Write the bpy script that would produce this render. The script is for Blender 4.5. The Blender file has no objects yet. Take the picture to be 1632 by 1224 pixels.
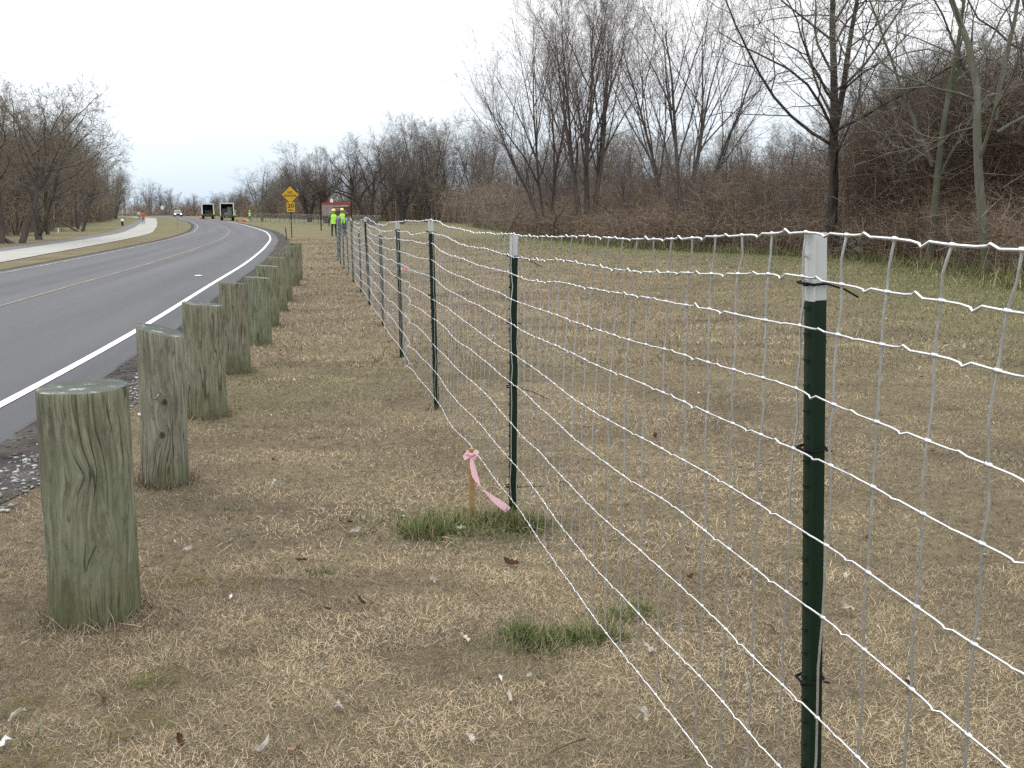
import bpy, bmesh, math, random
import numpy as np
from mathutils import Vector, Matrix

# ------------------------------------------------------------------ camera, sky, sun, exposure
scene = bpy.context.scene
COL = scene.collection
EYE = 1.55
FPX = 1587.0
PITCH = math.atan(272 / FPX)
cam_d = bpy.data.cameras.new('camera')
cam_d.sensor_width = 36.0
cam_d.lens = 36.0 * FPX / 1632.0
cam_d.clip_start = 0.05
cam_d.clip_end = 6000
cam = bpy.data.objects.new('camera', cam_d)
COL.objects.link(cam)
cam.location = (0, 0, EYE)
cam.rotation_euler = (math.pi / 2 - PITCH, 0, 0)
scene.camera = cam

SUN_EL, SUN_AZ = math.radians(48), math.radians(-40)     # azimuth from +Y towards +X
world = bpy.data.worlds.new('World')
scene.world = world
world.use_nodes = True
wn = world.node_tree
wn.nodes.clear()
w_out = wn.nodes.new('ShaderNodeOutputWorld')
w_bg = wn.nodes.new('ShaderNodeBackground')
w_bg.inputs['Strength'].default_value = 0.1
w_sky = wn.nodes.new('ShaderNodeTexSky')
w_sky.sky_type = 'NISHITA'
w_sky.sun_disc = False
w_sky.sun_elevation = SUN_EL
w_sky.sun_rotation = SUN_AZ
w_sky.dust_density = 4.0
# overcast layer: luminance rises from the horizon to the zenith as in a standard overcast sky
w_tc = wn.nodes.new('ShaderNodeTexCoord')
w_sep = wn.nodes.new('ShaderNodeSeparateXYZ')
w_ramp = wn.nodes.new('ShaderNodeValToRGB')
cr = w_ramp.color_ramp
cr.elements[0].position = 0.0
cr.elements[0].color = (0.315, 0.385, 0.455, 1)
cr.elements[1].position = 1.0
cr.elements[1].color = (0.98, 0.99, 1.0, 1)
for pos, c in ((0.07, (0.425, 0.475, 0.52, 1)), (0.16, (0.60, 0.61, 0.62, 1)), (0.4, (0.80, 0.81, 0.82, 1))):
    e = cr.elements.new(pos)
    e.color = c
w_scale = wn.nodes.new('ShaderNodeVectorMath')
w_scale.operation = 'SCALE'
w_scale.inputs['Scale'].default_value = 21.0
w_noise = wn.nodes.new('ShaderNodeTexNoise')
w_noise.inputs['Scale'].default_value = 2.2
w_noise.inputs['Detail'].default_value = 4
w_map = wn.nodes.new('ShaderNodeMapRange')
w_map.inputs['From Min'].default_value = 0.3
w_map.inputs['From Max'].default_value = 0.7
w_map.inputs['To Min'].default_value = 0.96
w_map.inputs['To Max'].default_value = 1.04
w_mul = wn.nodes.new('ShaderNodeVectorMath')
w_mul.operation = 'SCALE'
w_mix = wn.nodes.new('ShaderNodeMix')
w_mix.data_type = 'RGBA'
w_mix.inputs[0].default_value = 0.88
L = wn.links.new
L(w_tc.outputs['Generated'], w_sep.inputs[0])
L(w_sep.outputs['Z'], w_ramp.inputs['Fac'])
L(w_tc.outputs['Generated'], w_noise.inputs['Vector'])
L(w_noise.outputs['Fac'], w_map.inputs['Value'])
L(w_ramp.outputs['Color'], w_scale.inputs[0])
L(w_scale.outputs['Vector'], w_mul.inputs[0])
L(w_map.outputs['Result'], w_mul.inputs['Scale'])
L(w_sky.outputs['Color'], w_mix.inputs[6])
L(w_mul.outputs['Vector'], w_mix.inputs[7])
L(w_mix.outputs[2], w_bg.inputs['Color'])
L(w_bg.outputs['Background'], w_out.inputs['Surface'])

sun_d = bpy.data.lights.new('sun', 'SUN')
sun_d.energy = 0.9
sun_d.angle = math.radians(25)
sun_d.color = (1.0, 0.97, 0.92)
sun = bpy.data.objects.new('sun', sun_d)
COL.objects.link(sun)
sd = Vector((math.sin(SUN_AZ) * math.cos(SUN_EL), math.cos(SUN_AZ) * math.cos(SUN_EL), math.sin(SUN_EL)))
sun.rotation_euler = (-sd).to_track_quat('-Z', 'Y').to_euler()
sun.location = sd * 50

vs = scene.view_settings
vs.view_transform = 'Standard'
vs.look = 'None'
vs.gamma = 1.0
vs.use_curve_mapping = False
vs.exposure = 0.22
scene.cycles.use_denoising = False
scene.cycles.max_bounces = 4
scene.cycles.diffuse_bounces = 2
scene.cycles.glossy_bounces = 2

# ------------------------------------------------------------------ helpers
Z = Vector((0, 0, 1))


def tag(o, label=None, cat=None, group=None, kind=None):
    if label: o['label'] = label
    if cat: o['category'] = cat
    if group: o['group'] = group
    if kind: o['kind'] = kind
    return o


def empty(name, loc=(0, 0, 0), rot=(0, 0, 0), label=None, cat=None, group=None):
    o = bpy.data.objects.new(name, None)
    COL.objects.link(o)
    o.location = loc
    o.rotation_euler = rot
    o.empty_display_size = 0.1
    return tag(o, label, cat, group)


def link(name, me, parent=None):
    o = bpy.data.objects.new(name, me)
    COL.objects.link(o)
    if parent is not None: o.parent = parent
    return o


def np_mesh(name, verts, faces_list, mats=(), smooth=True, col=None, uv=None):
    """verts (N,3); faces_list: list of (M,k) int arrays"""
    me = bpy.data.meshes.new(name)
    verts = np.asarray(verts, np.float32)
    me.vertices.add(len(verts))
    me.vertices.foreach_set('co', verts.ravel())
    loops = np.concatenate([np.asarray(f).ravel() for f in faces_list]).astype(np.int32)
    sizes = np.concatenate([np.full(len(f), np.asarray(f).shape[1]) for f in faces_list]).astype(np.int32)
    starts = np.concatenate([[0], np.cumsum(sizes)[:-1]]).astype(np.int32)
    me.loops.add(len(loops))
    me.polygons.add(len(sizes))
    me.loops.foreach_set('vertex_index', loops)
    me.polygons.foreach_set('loop_start', starts)
    me.polygons.foreach_set('loop_total', sizes)
    me.polygons.foreach_set('use_smooth', np.full(len(sizes), smooth, bool))
    if col is not None:
        a = me.color_attributes.new('Col', 'FLOAT_COLOR', 'POINT')
        a.data.foreach_set('color', np.asarray(col, np.float32).ravel())
    if uv is not None:
        u = me.uv_layers.new(name='UVMap')
        u.data.foreach_set('uv', np.asarray(uv, np.float32)[loops].ravel())
    me.update(calc_edges=True)
    me.validate()
    for m in mats: me.materials.append(m)
    return me


class MB:
    def __init__(s):
        s.v, s.f = [], []

    def add(s, vs_, fs):
        b = len(s.v)
        s.v += [tuple(p) for p in vs_]
        s.f += [tuple(i + b for i in f) for f in fs]
        return s

    def box(s, c, d, M=None):
        hx, hy, hz_ = d[0] / 2, d[1] / 2, d[2] / 2
        vs_ = [Vector((x * hx, y * hy, z * hz_)) for z in (-1, 1) for y in (-1, 1) for x in (-1, 1)]
        if M is not None: vs_ = [M @ p for p in vs_]
        vs_ = [p + Vector(c) for p in vs_]
        return s.add(vs_, [(0, 2, 3, 1), (4, 5, 7, 6), (0, 1, 5, 4), (2, 6, 7, 3), (0, 4, 6, 2), (1, 3, 7, 5)])

    def loft(s, rings, cap=True, closed=True):
        n = len(rings[0])
        vs_ = [p for r in rings for p in r]
        fs = []
        for i in range(len(rings) - 1):
            for j in range(n if closed else n - 1):
                k = (j + 1) % n
                fs.append((i * n + j, i * n + k, (i + 1) * n + k, (i + 1) * n + j))
        if cap:
            fs.append(tuple(range(n - 1, -1, -1)))
            fs.append(tuple((len(rings) - 1) * n + j for j in range(n)))
        return s.add(vs_, fs)

    def tube(s, pts, rad, n=8, cap=True):
        pts = [Vector(p) for p in pts]
        if not isinstance(rad, (list, tuple)): rad = [rad] * len(pts)
        rings = []
        t0 = (pts[-1] - pts[0]).normalized()
        ref = Vector((0, 0, 1)) if abs(t0.z) < 0.9 else Vector((1, 0, 0))
        for i, p in enumerate(pts):
            t = (pts[min(i + 1, len(pts) - 1)] - pts[max(i - 1, 0)]).normalized()
            a = t.cross(ref).normalized()
            b = t.cross(a)
            rings.append([p + (a * math.cos(q) + b * math.sin(q)) * rad[i]
                          for q in (2 * math.pi * k / n for k in range(n))])
        return s.loft(rings, cap)

    def build(s, name, mat, parent=None, smooth=False, bevel=0):
        me = bpy.data.meshes.new(name)
        me.from_pydata(s.v, [], s.f)
        bm = bmesh.new()
        bm.from_mesh(me)
        bmesh.ops.recalc_face_normals(bm, faces=bm.faces)
        if bevel:
            bmesh.ops.bevel(bm, geom=list(bm.edges), offset=bevel, segments=2, affect='EDGES', clamp_overlap=True)
        bm.to_mesh(me)
        bm.free()
        for p in me.polygons: p.use_smooth = smooth
        me.materials.append(mat)
        return link(name, me, parent)


def copy_tree(o, parent=None):
    c = o.copy()
    COL.objects.link(c)
    c.parent = parent
    for ch in o.children: copy_tree(ch, c)
    return c


# terrain: level lawn that rises slightly beyond a hundred metres
KNY = np.array([-3000, 110, 150, 190, 230, 270, 320, 4000.])
KNZ = np.array([0, 0, .10, .25, .47, .72, .88, .9])


def hz(y):
    return np.interp(y, KNY, KNZ)


def lattice(seed):
    return np.random.RandomState(seed).rand(256, 256)


_LAT = [lattice(s) for s in range(4)]


def vnoise(x, y, s=1.0, k=0):
    x = np.asarray(x, float) / s + 1000.0
    y = np.asarray(y, float) / s + 1000.0
    xi, yi = np.floor(x).astype(int), np.floor(y).astype(int)
    fx, fy = x - xi, y - yi
    fx = fx * fx * (3 - 2 * fx)
    fy = fy * fy * (3 - 2 * fy)
    T = _LAT[k]
    a, b = T[xi % 256, yi % 256], T[(xi + 1) % 256, yi % 256]
    c, d = T[xi % 256, (yi + 1) % 256], T[(xi + 1) % 256, (yi + 1) % 256]
    return (a * (1 - fx) + b * fx) * (1 - fy) + (c * (1 - fx) + d * fx) * fy


def fbm(x, y, s, k=0):
    return 0.55 * vnoise(x, y, s, k) + 0.3 * vnoise(x, y, s * .43, (k + 1) % 4) + 0.15 * vnoise(x, y, s * .19, (k + 2) % 4)


# ------------------------------------------------------------------ materials
class Mat:
    def __init__(s, name, rough=0.8, spec=0.3, metal=0.0):
        s.m = bpy.data.materials.new(name)
        s.m.use_nodes = True
        s.t = s.m.node_tree
        s.t.nodes.clear()
        s.out = s.n('ShaderNodeOutputMaterial')
        s.b = s.n('ShaderNodeBsdfPrincipled')
        s.b.inputs['Roughness'].default_value = rough
        s.b.inputs['Specular IOR Level'].default_value = spec
        s.b.inputs['Metallic'].default_value = metal
        s.l(s.b.outputs[0], s.out.inputs[0])

    def n(s, t, **k):
        nd = s.t.nodes.new(t)
        for a, b in k.items(): setattr(nd, a, b)
        return nd

    def l(s, a, b):
        s.t.links.new(a, b)

    def coord(s, which='Object', scale=(1, 1, 1), loc=None):
        tc = s.n('ShaderNodeTexCoord')
        mp = s.n('ShaderNodeMapping')
        mp.inputs['Scale'].default_value = scale
        if loc: mp.inputs['Location'].default_value = loc
        s.l(tc.outputs[which], mp.inputs[0])
        return mp.outputs[0]

    def noise(s, vec, scale, detail=4, rough=0.55, dist=0.0):
        nd = s.n('ShaderNodeTexNoise')
        nd.inputs['Scale'].default_value = scale
        nd.inputs['Detail'].default_value = detail
        nd.inputs['Roughness'].default_value = rough
        nd.inputs['Distortion'].default_value = dist
        s.l(vec, nd.inputs['Vector'])
        return nd.outputs['Fac']

    def ramp(s, fac, stops):
        r = s.n('ShaderNodeValToRGB')
        el = r.color_ramp.elements
        while len(el) < len(stops): el.new(0.5)
        for e, (p, c) in zip(el, stops):
            e.position = p
            e.color = (c, c, c, 1) if isinstance(c, (int, float)) else (*c, 1)
        s.l(fac, r.inputs[0])
        return r.outputs[0]

    def mix(s, fac, a, b, mode='MIX'):
        x = s.n('ShaderNodeMix', data_type='RGBA', blend_type=mode)
        for sock, v in ((x.inputs[0], fac), (x.inputs[6], a), (x.inputs[7], b)):
            if isinstance(v, (int, float)): sock.default_value = v
            elif isinstance(v, tuple): sock.default_value = (*v, 1)
            else: s.l(v, sock)
        return x.outputs[2]

    def math(s, op, a, b=None, c=None):
        x = s.n('ShaderNodeMath', operation=op)
        for i, v in enumerate((a, b, c)):
            if v is None: continue
            if isinstance(v, (int, float)): x.inputs[i].default_value = v
            else: s.l(v, x.inputs[i])
        return x.outputs[0]

    def color(s, c):
        if isinstance(c, tuple): s.b.inputs['Base Color'].default_value = (*c, 1)
        else: s.l(c, s.b.inputs['Base Color'])
        return s

    def bump(s, fac, dist=0.01, strength=1.0):
        b = s.n('ShaderNodeBump')
        b.inputs['Distance'].default_value = dist
        b.inputs['Strength'].default_value = strength
        s.l(fac, b.inputs['Height'])
        s.l(b.outputs[0], s.b.inputs['Normal'])
        return s


def simple(name, c, rough=0.6, spec=0.3, metal=0.0, var=0.18, scale=30.0):
    m = Mat(name, rough, spec, metal)
    v = m.noise(m.coord(), scale, 3)
    lo = tuple(x * (1 - var) for x in c)
    hi = tuple(min(1, x * (1 + var)) for x in c)
    m.color(m.ramp(v, [(0.3, lo), (0.7, hi)]))
    return m.m


def bark(name, a, b, scale=6.0, moss=None):
    m = Mat(name, 0.95, 0.1)
    v = m.noise(m.coord(scale=(1, 1, 0.18)), scale, 5, 0.65)
    c = m.ramp(v, [(0.32, a), (0.68, b)])
    if moss:
        c = m.mix(m.ramp(m.noise(m.coord(), 0.9, 3), [(0.45, 0.0), (0.65, 0.8)]), c, moss)
    m.color(c)
    m.bump(v, 0.02, 0.6)
    return m.m


M = {}
M['bark_dark'] = bark('bark_dark', (0.032, 0.028, 0.026), (0.082, 0.071, 0.063))
M['bark_mid'] = bark('bark_mid', (0.055, 0.047, 0.042), (0.13, 0.112, 0.10))
M['bark_pale'] = bark('bark_pale', (0.08, 0.08, 0.062), (0.17, 0.168, 0.135), 5.0, (0.10, 0.115, 0.065))
M['twig_dark'] = bark('twig_dark', (0.075, 0.062, 0.056), (0.135, 0.112, 0.10), 1.2)
M['twig_mid'] = bark('twig_mid', (0.125, 0.105, 0.096), (0.21, 0.18, 0.165), 1.2)
M['twig_pale'] = bark('twig_pale', (0.15, 0.14, 0.118), (0.26, 0.245, 0.21), 1.2)
M['twig_olive'] = bark('twig_olive', (0.115, 0.098, 0.074), (0.205, 0.175, 0.132), 0.8)


def vcol_mat(name, rough=0.9, spec=0.15, trans=0.0):
    m = Mat(name, rough, spec)
    a = m.n('ShaderNodeVertexColor', layer_name='Col')
    m.color(a.outputs[0])
    return m.m


M['blade'] = vcol_mat('dead_grass_blade')
M['brush'] = vcol_mat('brush_twig')

# lawn soil and thatch under the blades
m = Mat('lawn', 0.97, 0.08)
co = m.coord()
att = m.n('ShaderNodeVertexColor', layer_name='Col')
sepc = m.n('ShaderNodeSeparateColor')
m.l(att.outputs[0], sepc.inputs[0])
n1 = m.noise(co, 0.9, 6, 0.65)
n2 = m.noise(co, 14.0, 6, 0.7)
n3 = m.noise(co, 120.0, 5, 0.8)
n4 = m.noise(m.coord(scale=(0.12, 0.3, 1)), 1.0, 5, 0.6)
base = m.ramp(n1, [(0.36, (0.088, 0.073, 0.054)), (0.5, (0.16, 0.129, 0.086)), (0.66, (0.225, 0.184, 0.118))])
base = m.mix(m.ramp(n4, [(0.4, 0.0), (0.62, 0.55)]), base, (0.24, 0.20, 0.118))
base = m.mix(m.ramp(n2, [(0.38, 0.65), (0.55, 0.0)]), base, (0.075, 0.06, 0.045))
base = m.mix(m.ramp(n3, [(0.5, 0.0), (0.68, 0.75)]), base, (0.33, 0.27, 0.18))
base = m.mix(m.ramp(n3, [(0.34, 0.85), (0.47, 0.0)]), base, (0.05, 0.042, 0.033))
grn = m.ramp(m.noise(co, 0.5, 5, 0.65), [(0.3, (0.085, 0.096, 0.04)), (0.7, (0.165, 0.160, 0.078))])
gf = m.math('MULTIPLY', sepc.outputs[0], m.ramp(m.noise(co, 0.35, 5, 0.65), [(0.3, 0.35), (0.6, 1.0)]))
base = m.mix(gf, base, grn)
m.color(base)
m.bump(m.math('ADD', n2, m.math('MULTIPLY', n3, 0.5)), 0.03, 0.9)
M['lawn'] = m.m

m = Mat('asphalt', 0.86, 0.25)
uvc = m.coord('UV')
streak = m.noise(m.coord('UV', scale=(1.1, 0.02, 1)), 1.0, 3, 0.5)
fine = m.noise(m.coord(), 160.0, 3, 0.8)
blot = m.noise(m.coord(), 0.35, 5, 0.6)
c = m.ramp(streak, [(0.3, (0.066, 0.069, 0.076)), (0.7, (0.105, 0.108, 0.116))])
c = m.mix(m.ramp(blot, [(0.4, 0.0), (0.7, 0.35)]), c, (0.10, 0.10, 0.102))
c = m.mix(m.ramp(fine, [(0.55, 0.0), (0.8, 0.55)]), c, (0.16, 0.16, 0.158))
c = m.mix(m.ramp(fine, [(0.22, 0.5), (0.42, 0.0)]), c, (0.03, 0.03, 0.032))
m.color(c)
m.bump(fine, 0.004, 0.8)
M['asphalt'] = m.m


def paint(name, c, wear):
    m = Mat(name, 0.7, 0.3)
    v = m.noise(m.coord(), 22.0, 5, 0.7)
    v2 = m.noise(m.coord(), 1.1, 3, 0.6)
    w = m.ramp(m.math('ADD', m.math('MULTIPLY', v, 0.7), m.math('MULTIPLY', v2, 0.3)), [(0.5 - wear, 0.0), (0.62 - wear * .3, 1.0)])
    m.color(m.mix(w, (0.085, 0.085, 0.088), c))
    return m.m


M['white_paint'] = paint('white_paint', (0.82, 0.82, 0.80), 0.34)
M['old_white'] = paint('old_white_paint', (0.40, 0.40, 0.39), 0.05)
M['yellow_paint'] = paint('yellow_paint', (0.30, 0.235, 0.09), 0.06)

m = Mat('gravel', 0.95, 0.15)
vo = m.n('ShaderNodeTexVoronoi')
vo.inputs['Scale'].default_value = 45
m.l(m.coord(), vo.inputs['Vector'])
g1 = m.noise(m.coord(), 3.0, 5, 0.7)
c = m.ramp(g1, [(0.35, (0.035, 0.032, 0.03)), (0.6, (0.10, 0.09, 0.08)), (0.75, (0.18, 0.165, 0.14))])
c = m.mix(0.35, c, vo.outputs['Color'], 'MULTIPLY')
m.color(c)
m.bump(vo.outputs['Distance'], 0.02, 1.0)
M['gravel'] = m.m

m = Mat('path_concrete', 0.9, 0.2)
m.color(m.ramp(m.noise(m.coord(), 0.8, 5, 0.6), [(0.3, (0.27, 0.265, 0.245)), (0.7, (0.36, 0.35, 0.325))]))
M['path'] = m.m
M['path_edge'] = simple('path_asphalt', (0.13, 0.128, 0.135), 0.9, 0.2, 0, 0.2, 2.0)
M['stone'] = vcol_mat('pebble', 0.85, 0.25)

m = Mat('galvanised_wire', 0.34, 0.5, 0.85)
m.color(m.ramp(m.noise(m.coord(), 60, 3), [(0.3, (0.50, 0.51, 0.52)), (0.7, (0.70, 0.71, 0.72))]))
M['wire'] = m.m

m = Mat('green_post_paint', 0.5, 0.22)
v = m.noise(m.coord(), 40, 4, 0.7)
m.color(m.mix(m.ramp(v, [(0.66, 0.0), (0.74, 0.6)]), (0.005, 0.019, 0.009), (0.022, 0.036, 0.026)))
m.bump(v, 0.001, 0.5)
M['post_green'] = m.m
m = Mat('white_post_tip_paint', 0.55, 0.4)
v = m.noise(m.coord(scale=(1, 1, .5)), 55, 5, 0.75)
m.color(m.mix(m.ramp(v, [(0.67, 0.0), (0.71, 1.0)]), (0.46, 0.48, 0.47), (0.14, 0.15, 0.13)))
M['post_white'] = m.m
M['tie'] = simple("black_nylon", (0.006, 0.006, 0.007), 0.7, 0.12)
M['black_metal'] = simple('black_metal', (0.012, 0.012, 0.012), 0.6, 0.3)
M['stake'] = simple('stake_wood', (0.30, 0.19, 0.09), 0.85, 0.2, 0, 0.2, 25)
m = Mat('pink_ribbon', 0.35, 0.4)
m.color((0.86, 0.52, 0.60))
m.b.inputs['Transmission Weight'].default_value = 0.0
tr = m.n('ShaderNodeBsdfTranslucent')
tr.inputs['Color'].default_value = (0.92, 0.62, 0.70, 1)
mxs = m.n('ShaderNodeMixShader')
mxs.inputs[0].default_value = 0.4
m.l(m.b.outputs[0], mxs.inputs[1])
m.l(tr.outputs[0], mxs.inputs[2])
m.l(mxs.outputs[0], m.out.inputs[0])
M['ribbon'] = m.m
M['yellow_sign'] = simple('yellow_sign_sheet', (0.55, 0.33, 0.012), 0.45, 0.4, 0, 0.04, 3)
M['black_print'] = simple('black_print', (0.012, 0.012, 0.012), 0.5, 0.3)
M['brown_board'] = simple('brown_board', (0.085, 0.035, 0.03), 0.5, 0.4, 0, 0.15, 3)
M['grey_board'] = simple('glare_board', (0.24, 0.20, 0.185), 0.5, 0.4, 0, 0.15, 3)  # grey that stands in for glare on the brown board
M['red_board'] = simple('red_board', (0.33, 0.03, 0.05), 0.5, 0.4, 0, 0.1, 3)
M['cream_print'] = simple('cream_print', (0.42, 0.36, 0.30), 0.6, 0.3)
M['hivis'] = simple('hi_vis_cloth', (0.42, 0.95, 0.06), 0.8, 0.1, 0, 0.06, 20)
M['silver_tape'] = simple('silver_tape', (0.6, 0.62, 0.6), 0.4, 0.5)
M['helmet'] = simple('yellow_helmet', (0.85, 0.75, 0.10), 0.35, 0.5, 0, 0.04)
M['helmet_white'] = simple('white_helmet', (0.75, 0.76, 0.74), 0.35, 0.5, 0, 0.04)
M['cloth_dark'] = simple('dark_cloth', (0.012, 0.013, 0.017), 0.9, 0.1)
M['cloth_navy'] = simple('navy_cloth', (0.025, 0.03, 0.05), 0.9, 0.1)
M['cloth_grey'] = simple('grey_cloth', (0.16, 0.17, 0.20), 0.9, 0.1)
M['cloth_orange'] = simple('orange_cloth', (0.55, 0.13, 0.05), 0.9, 0.1)
M['cloth_white'] = simple('white_cloth', (0.6, 0.6, 0.62), 0.9, 0.1)
M['skin'] = simple('skin', (0.42, 0.25, 0.18), 0.6, 0.3, 0, 0.05)
M['glove_red'] = simple('red_glove', (0.45, 0.03, 0.03), 0.8, 0.2)
M['truck_white'] = simple('truck_white', (0.62, 0.63, 0.61), 0.45, 0.4, 0, 0.08, 2)
M['truck_inside'] = simple('truck_inside', (0.20, 0.205, 0.205), 0.8, 0.2, 0, 0.3, 2)
M['truck_gear'] = simple('truck_gear', (0.36, 0.38, 0.39), 0.6, 0.4, 0.2, 0.3, 3)
M['tyre'] = simple('tyre_rubber', (0.015, 0.015, 0.016), 0.9, 0.2)
M['rim'] = simple('rim_metal', (0.35, 0.36, 0.37), 0.4, 0.5, 0.7)
M['olive_metal'] = simple('olive_metal', (0.10, 0.10, 0.055), 0.6, 0.3)
M['red_lens'] = simple('red_lens', (0.35, 0.02, 0.02), 0.3, 0.5)
M['car_paint'] = simple('car_paint', (0.30, 0.34, 0.36), 0.3, 0.5, 0.2, 0.05, 2)
M['car_glass'] = simple('car_glass', (0.05, 0.07, 0.075), 0.1, 0.6)
M['orange_plastic'] = simple('orange_plastic', (0.75, 0.10, 0.02), 0.5, 0.4)
M['white_plastic'] = simple('white_plastic', (0.72, 0.72, 0.70), 0.5, 0.4)
m = Mat('headlight_glow')
m.b.inputs['Emission Color'].default_value = (1.0, 0.93, 0.62, 1)
m.b.inputs['Emission Strength'].default_value = 4.0
m.color((0.9, 0.85, 0.6))
M['headlight'] = m.m


def post_wood(name, tint, seed, knots=(), moss=0.5):
    m = Mat(name, 0.93, 0.12)
    tc = m.n('ShaderNodeTexCoord')
    sp = m.n('ShaderNodeSeparateXYZ')
    m.l(tc.outputs['UV'], sp.inputs[0])
    obj = m.coord('Object', loc=(seed * 3.1, seed * 1.7, seed * 2.3))
    warp = m.noise(m.coord('Object', scale=(1, 1, .8), loc=(seed * 2.0, 0, seed)), 5.0, 2, 0.5)
    u = m.math('ADD', sp.outputs[0], m.math('MULTIPLY', warp, 0.045))
    ringsum, core = None, False
    for (ku, kv, kr) in knots:
        du = m.math('SUBTRACT', sp.outputs[0], ku)
        dv = m.math('MULTIPLY', m.math('SUBTRACT', sp.outputs[1], kv), 0.75)
        dd = m.math('SQRT', m.math('ADD', m.math('MULTIPLY', du, du), m.math('MULTIPLY', dv, dv)))
        core = core or kr > 0
        g = m.math('POWER', 2.718, m.math('MULTIPLY', dd, -1.0 / (abs(kr) * 1.6)))
        ringsum = g if ringsum is None else m.math('ADD', ringsum, g)
    if ringsum is not None:
        u = m.math('ADD', u, m.math('MULTIPLY', ringsum, 0.06))
    cmb = m.n('ShaderNodeCombineXYZ')
    m.l(m.math('MULTIPLY', u, 62.0), cmb.inputs[0])
    m.l(m.math('MULTIPLY', sp.outputs[1], 3.4), cmb.inputs[1])
    cmb.inputs[2].default_value = seed * 5.0
    grain = m.noise(cmb.outputs[0], 1.0, 5, 0.62)
    cmb2 = m.n('ShaderNodeCombineXYZ')
    m.l(m.math('MULTIPLY', u, 210.0), cmb2.inputs[0])
    m.l(m.math('MULTIPLY', sp.outputs[1], 5.0), cmb2.inputs[1])
    cmb2.inputs[2].default_value = seed
    crack = m.noise(cmb2.outputs[0], 1.0, 3, 0.6)
    blot = m.noise(obj, 4.0, 5, 0.65)
    t = tuple(x * k for x, k in zip(tint, (2.2, 2.06, 1.95)))
    c = m.ramp(grain, [(0.30, tuple(x * 0.45 for x in t)), (0.48, tuple(x * 0.84 for x in t)), (0.66, tuple(x * 1.3 for x in t))])
    c = m.mix(m.ramp(crack, [(0.30, 0.85), (0.42, 0.0)]), c, (0.035, 0.031, 0.023))
    c = m.mix(m.ramp(blot, [(0.40, 0.0), (0.66, moss)]), c, (0.165, 0.185, 0.118))
    c = m.mix(m.ramp(m.noise(m.coord('Object', scale=(1, 1, .38), loc=(seed, seed * 2.7, 0)), 22.0, 5, 0.7), [(0.52, 0.0), (0.66, 0.65)]), c, (0.088, 0.082, 0.058))
    c = m.mix(m.ramp(m.noise(m.coord('Object', scale=(1, 1, .5), loc=(seed * 4, seed, 0)), 5.0, 3, 0.6), [(0.54, 0.0), (0.70, 0.4)]), c, (0.075, 0.067, 0.046))
    cmb3 = m.n('ShaderNodeCombineXYZ')
    m.l(m.math('MULTIPLY', u, 17.0), cmb3.inputs[0])
    m.l(m.math('MULTIPLY', sp.outputs[1], 1.1), cmb3.inputs[1])
    cmb3.inputs[2].default_value = seed * 1.9
    split = m.math('ABSOLUTE', m.math('SUBTRACT', m.noise(cmb3.outputs[0], 1.0, 2, 0.5), 0.5))
    split = m.ramp(split, [(0.004, 1.0), (0.016, 0.0)])
    split = m.math('MULTIPLY', split, m.ramp(m.noise(obj, 3.0, 2), [(0.45, 0.0), (0.55, 1.0)]))
    c = m.mix(m.math('MULTIPLY', split, 0.6), c, (0.022, 0.019, 0.015))
    # algae climbs from the soil
    hgt = m.math('ADD', sp.outputs[1], m.math('MULTIPLY', m.noise(obj, 9.0, 4), 0.35))
    c = m.mix(m.ramp(hgt, [(0.20, 0.55), (0.42, 0.0)]), c, (0.085, 0.092, 0.032))
    if core:
        c = m.mix(m.ramp(ringsum, [(0.60, 0.0), (0.72, 0.85)]), c, (0.05, 0.035, 0.026))
    m.color(c)
    m.bump(m.math('SUBTRACT', m.math('ADD', grain, m.math('MULTIPLY', crack, 0.9)), m.math('MULTIPLY', split, 1.5)), 0.012, 0.8)
    return m.m


m = Mat('post_end_grain', 0.9, 0.15)
co = m.coord('Object')
v = m.noise(m.coord('Object', scale=(1.0, 2.0, 1)), 7.0, 4, 0.6)
ring_n = m.n('ShaderNodeTexWave', wave_type='RINGS', rings_direction='Z', wave_profile='SAW')
ring_n.inputs['Scale'].default_value = 26.0
ring_n.inputs['Distortion'].default_value = 1.6
ring_n.inputs['Detail'].default_value = 3
m.l(m.coord('Object'), ring_n.inputs['Vector'])
c = m.ramp(v, [(0.44, (0.085, 0.098, 0.085)), (0.55, (0.125, 0.135, 0.12)), (0.60, (0.40, 0.39, 0.37))])
c = m.mix(m.ramp(m.noise(co, 40, 4, 0.7), [(0.3, 0.5), (0.5, 0.0)]), c, (0.07, 0.075, 0.065))
c = m.mix(m.ramp(ring_n.outputs['Fac'], [(0.0, 0.55), (0.5, 0.0)]), c, (0.055, 0.058, 0.05))
m.color(c)
m.bump(ring_n.outputs['Fac'], .004, .6)
M['end_grain'] = m.m

# ------------------------------------------------------------------ road, path, lawn
RY = np.array([-60, -30, -10, 0, 7.7, 12.1, 18.1, 22, 29.9, 43, 58.6, 70, 85.6, 107.6, 133, 170, 225, 300, 420, 520.])
RX = np.array([-.6, -1.4, -2.35, -3.05, -4.06, -4.73, -5.87, -6.6, -8.0, -10.65, -14.05, -16.85, -20.95, -27.5, -35.5, -48, -69, -101, -160, -212.])
_ys = np.arange(-60, 520, 0.5)


def smooth_line(ky, kx, sig):
    x = np.interp(_ys, ky, kx)
    k = np.exp(-0.5 * (np.arange(-40, 41) / (sig * 2)) ** 2)
    k /= k.sum()
    return np.convolve(np.pad(x, 40, mode='reflect', reflect_type='odd'), k, 'valid')


_rx = smooth_line(RY, RX, 3.0)
_px = smooth_line([-60, 20, 40, 57, 68, 80, 101, 114, 160, 225, 520],
                  [4, -14.6, -19.4, -23.5, -26.4, -29.8, -37.0, -41.4, -57.5, -80.5, -228], 4.0)


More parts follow.
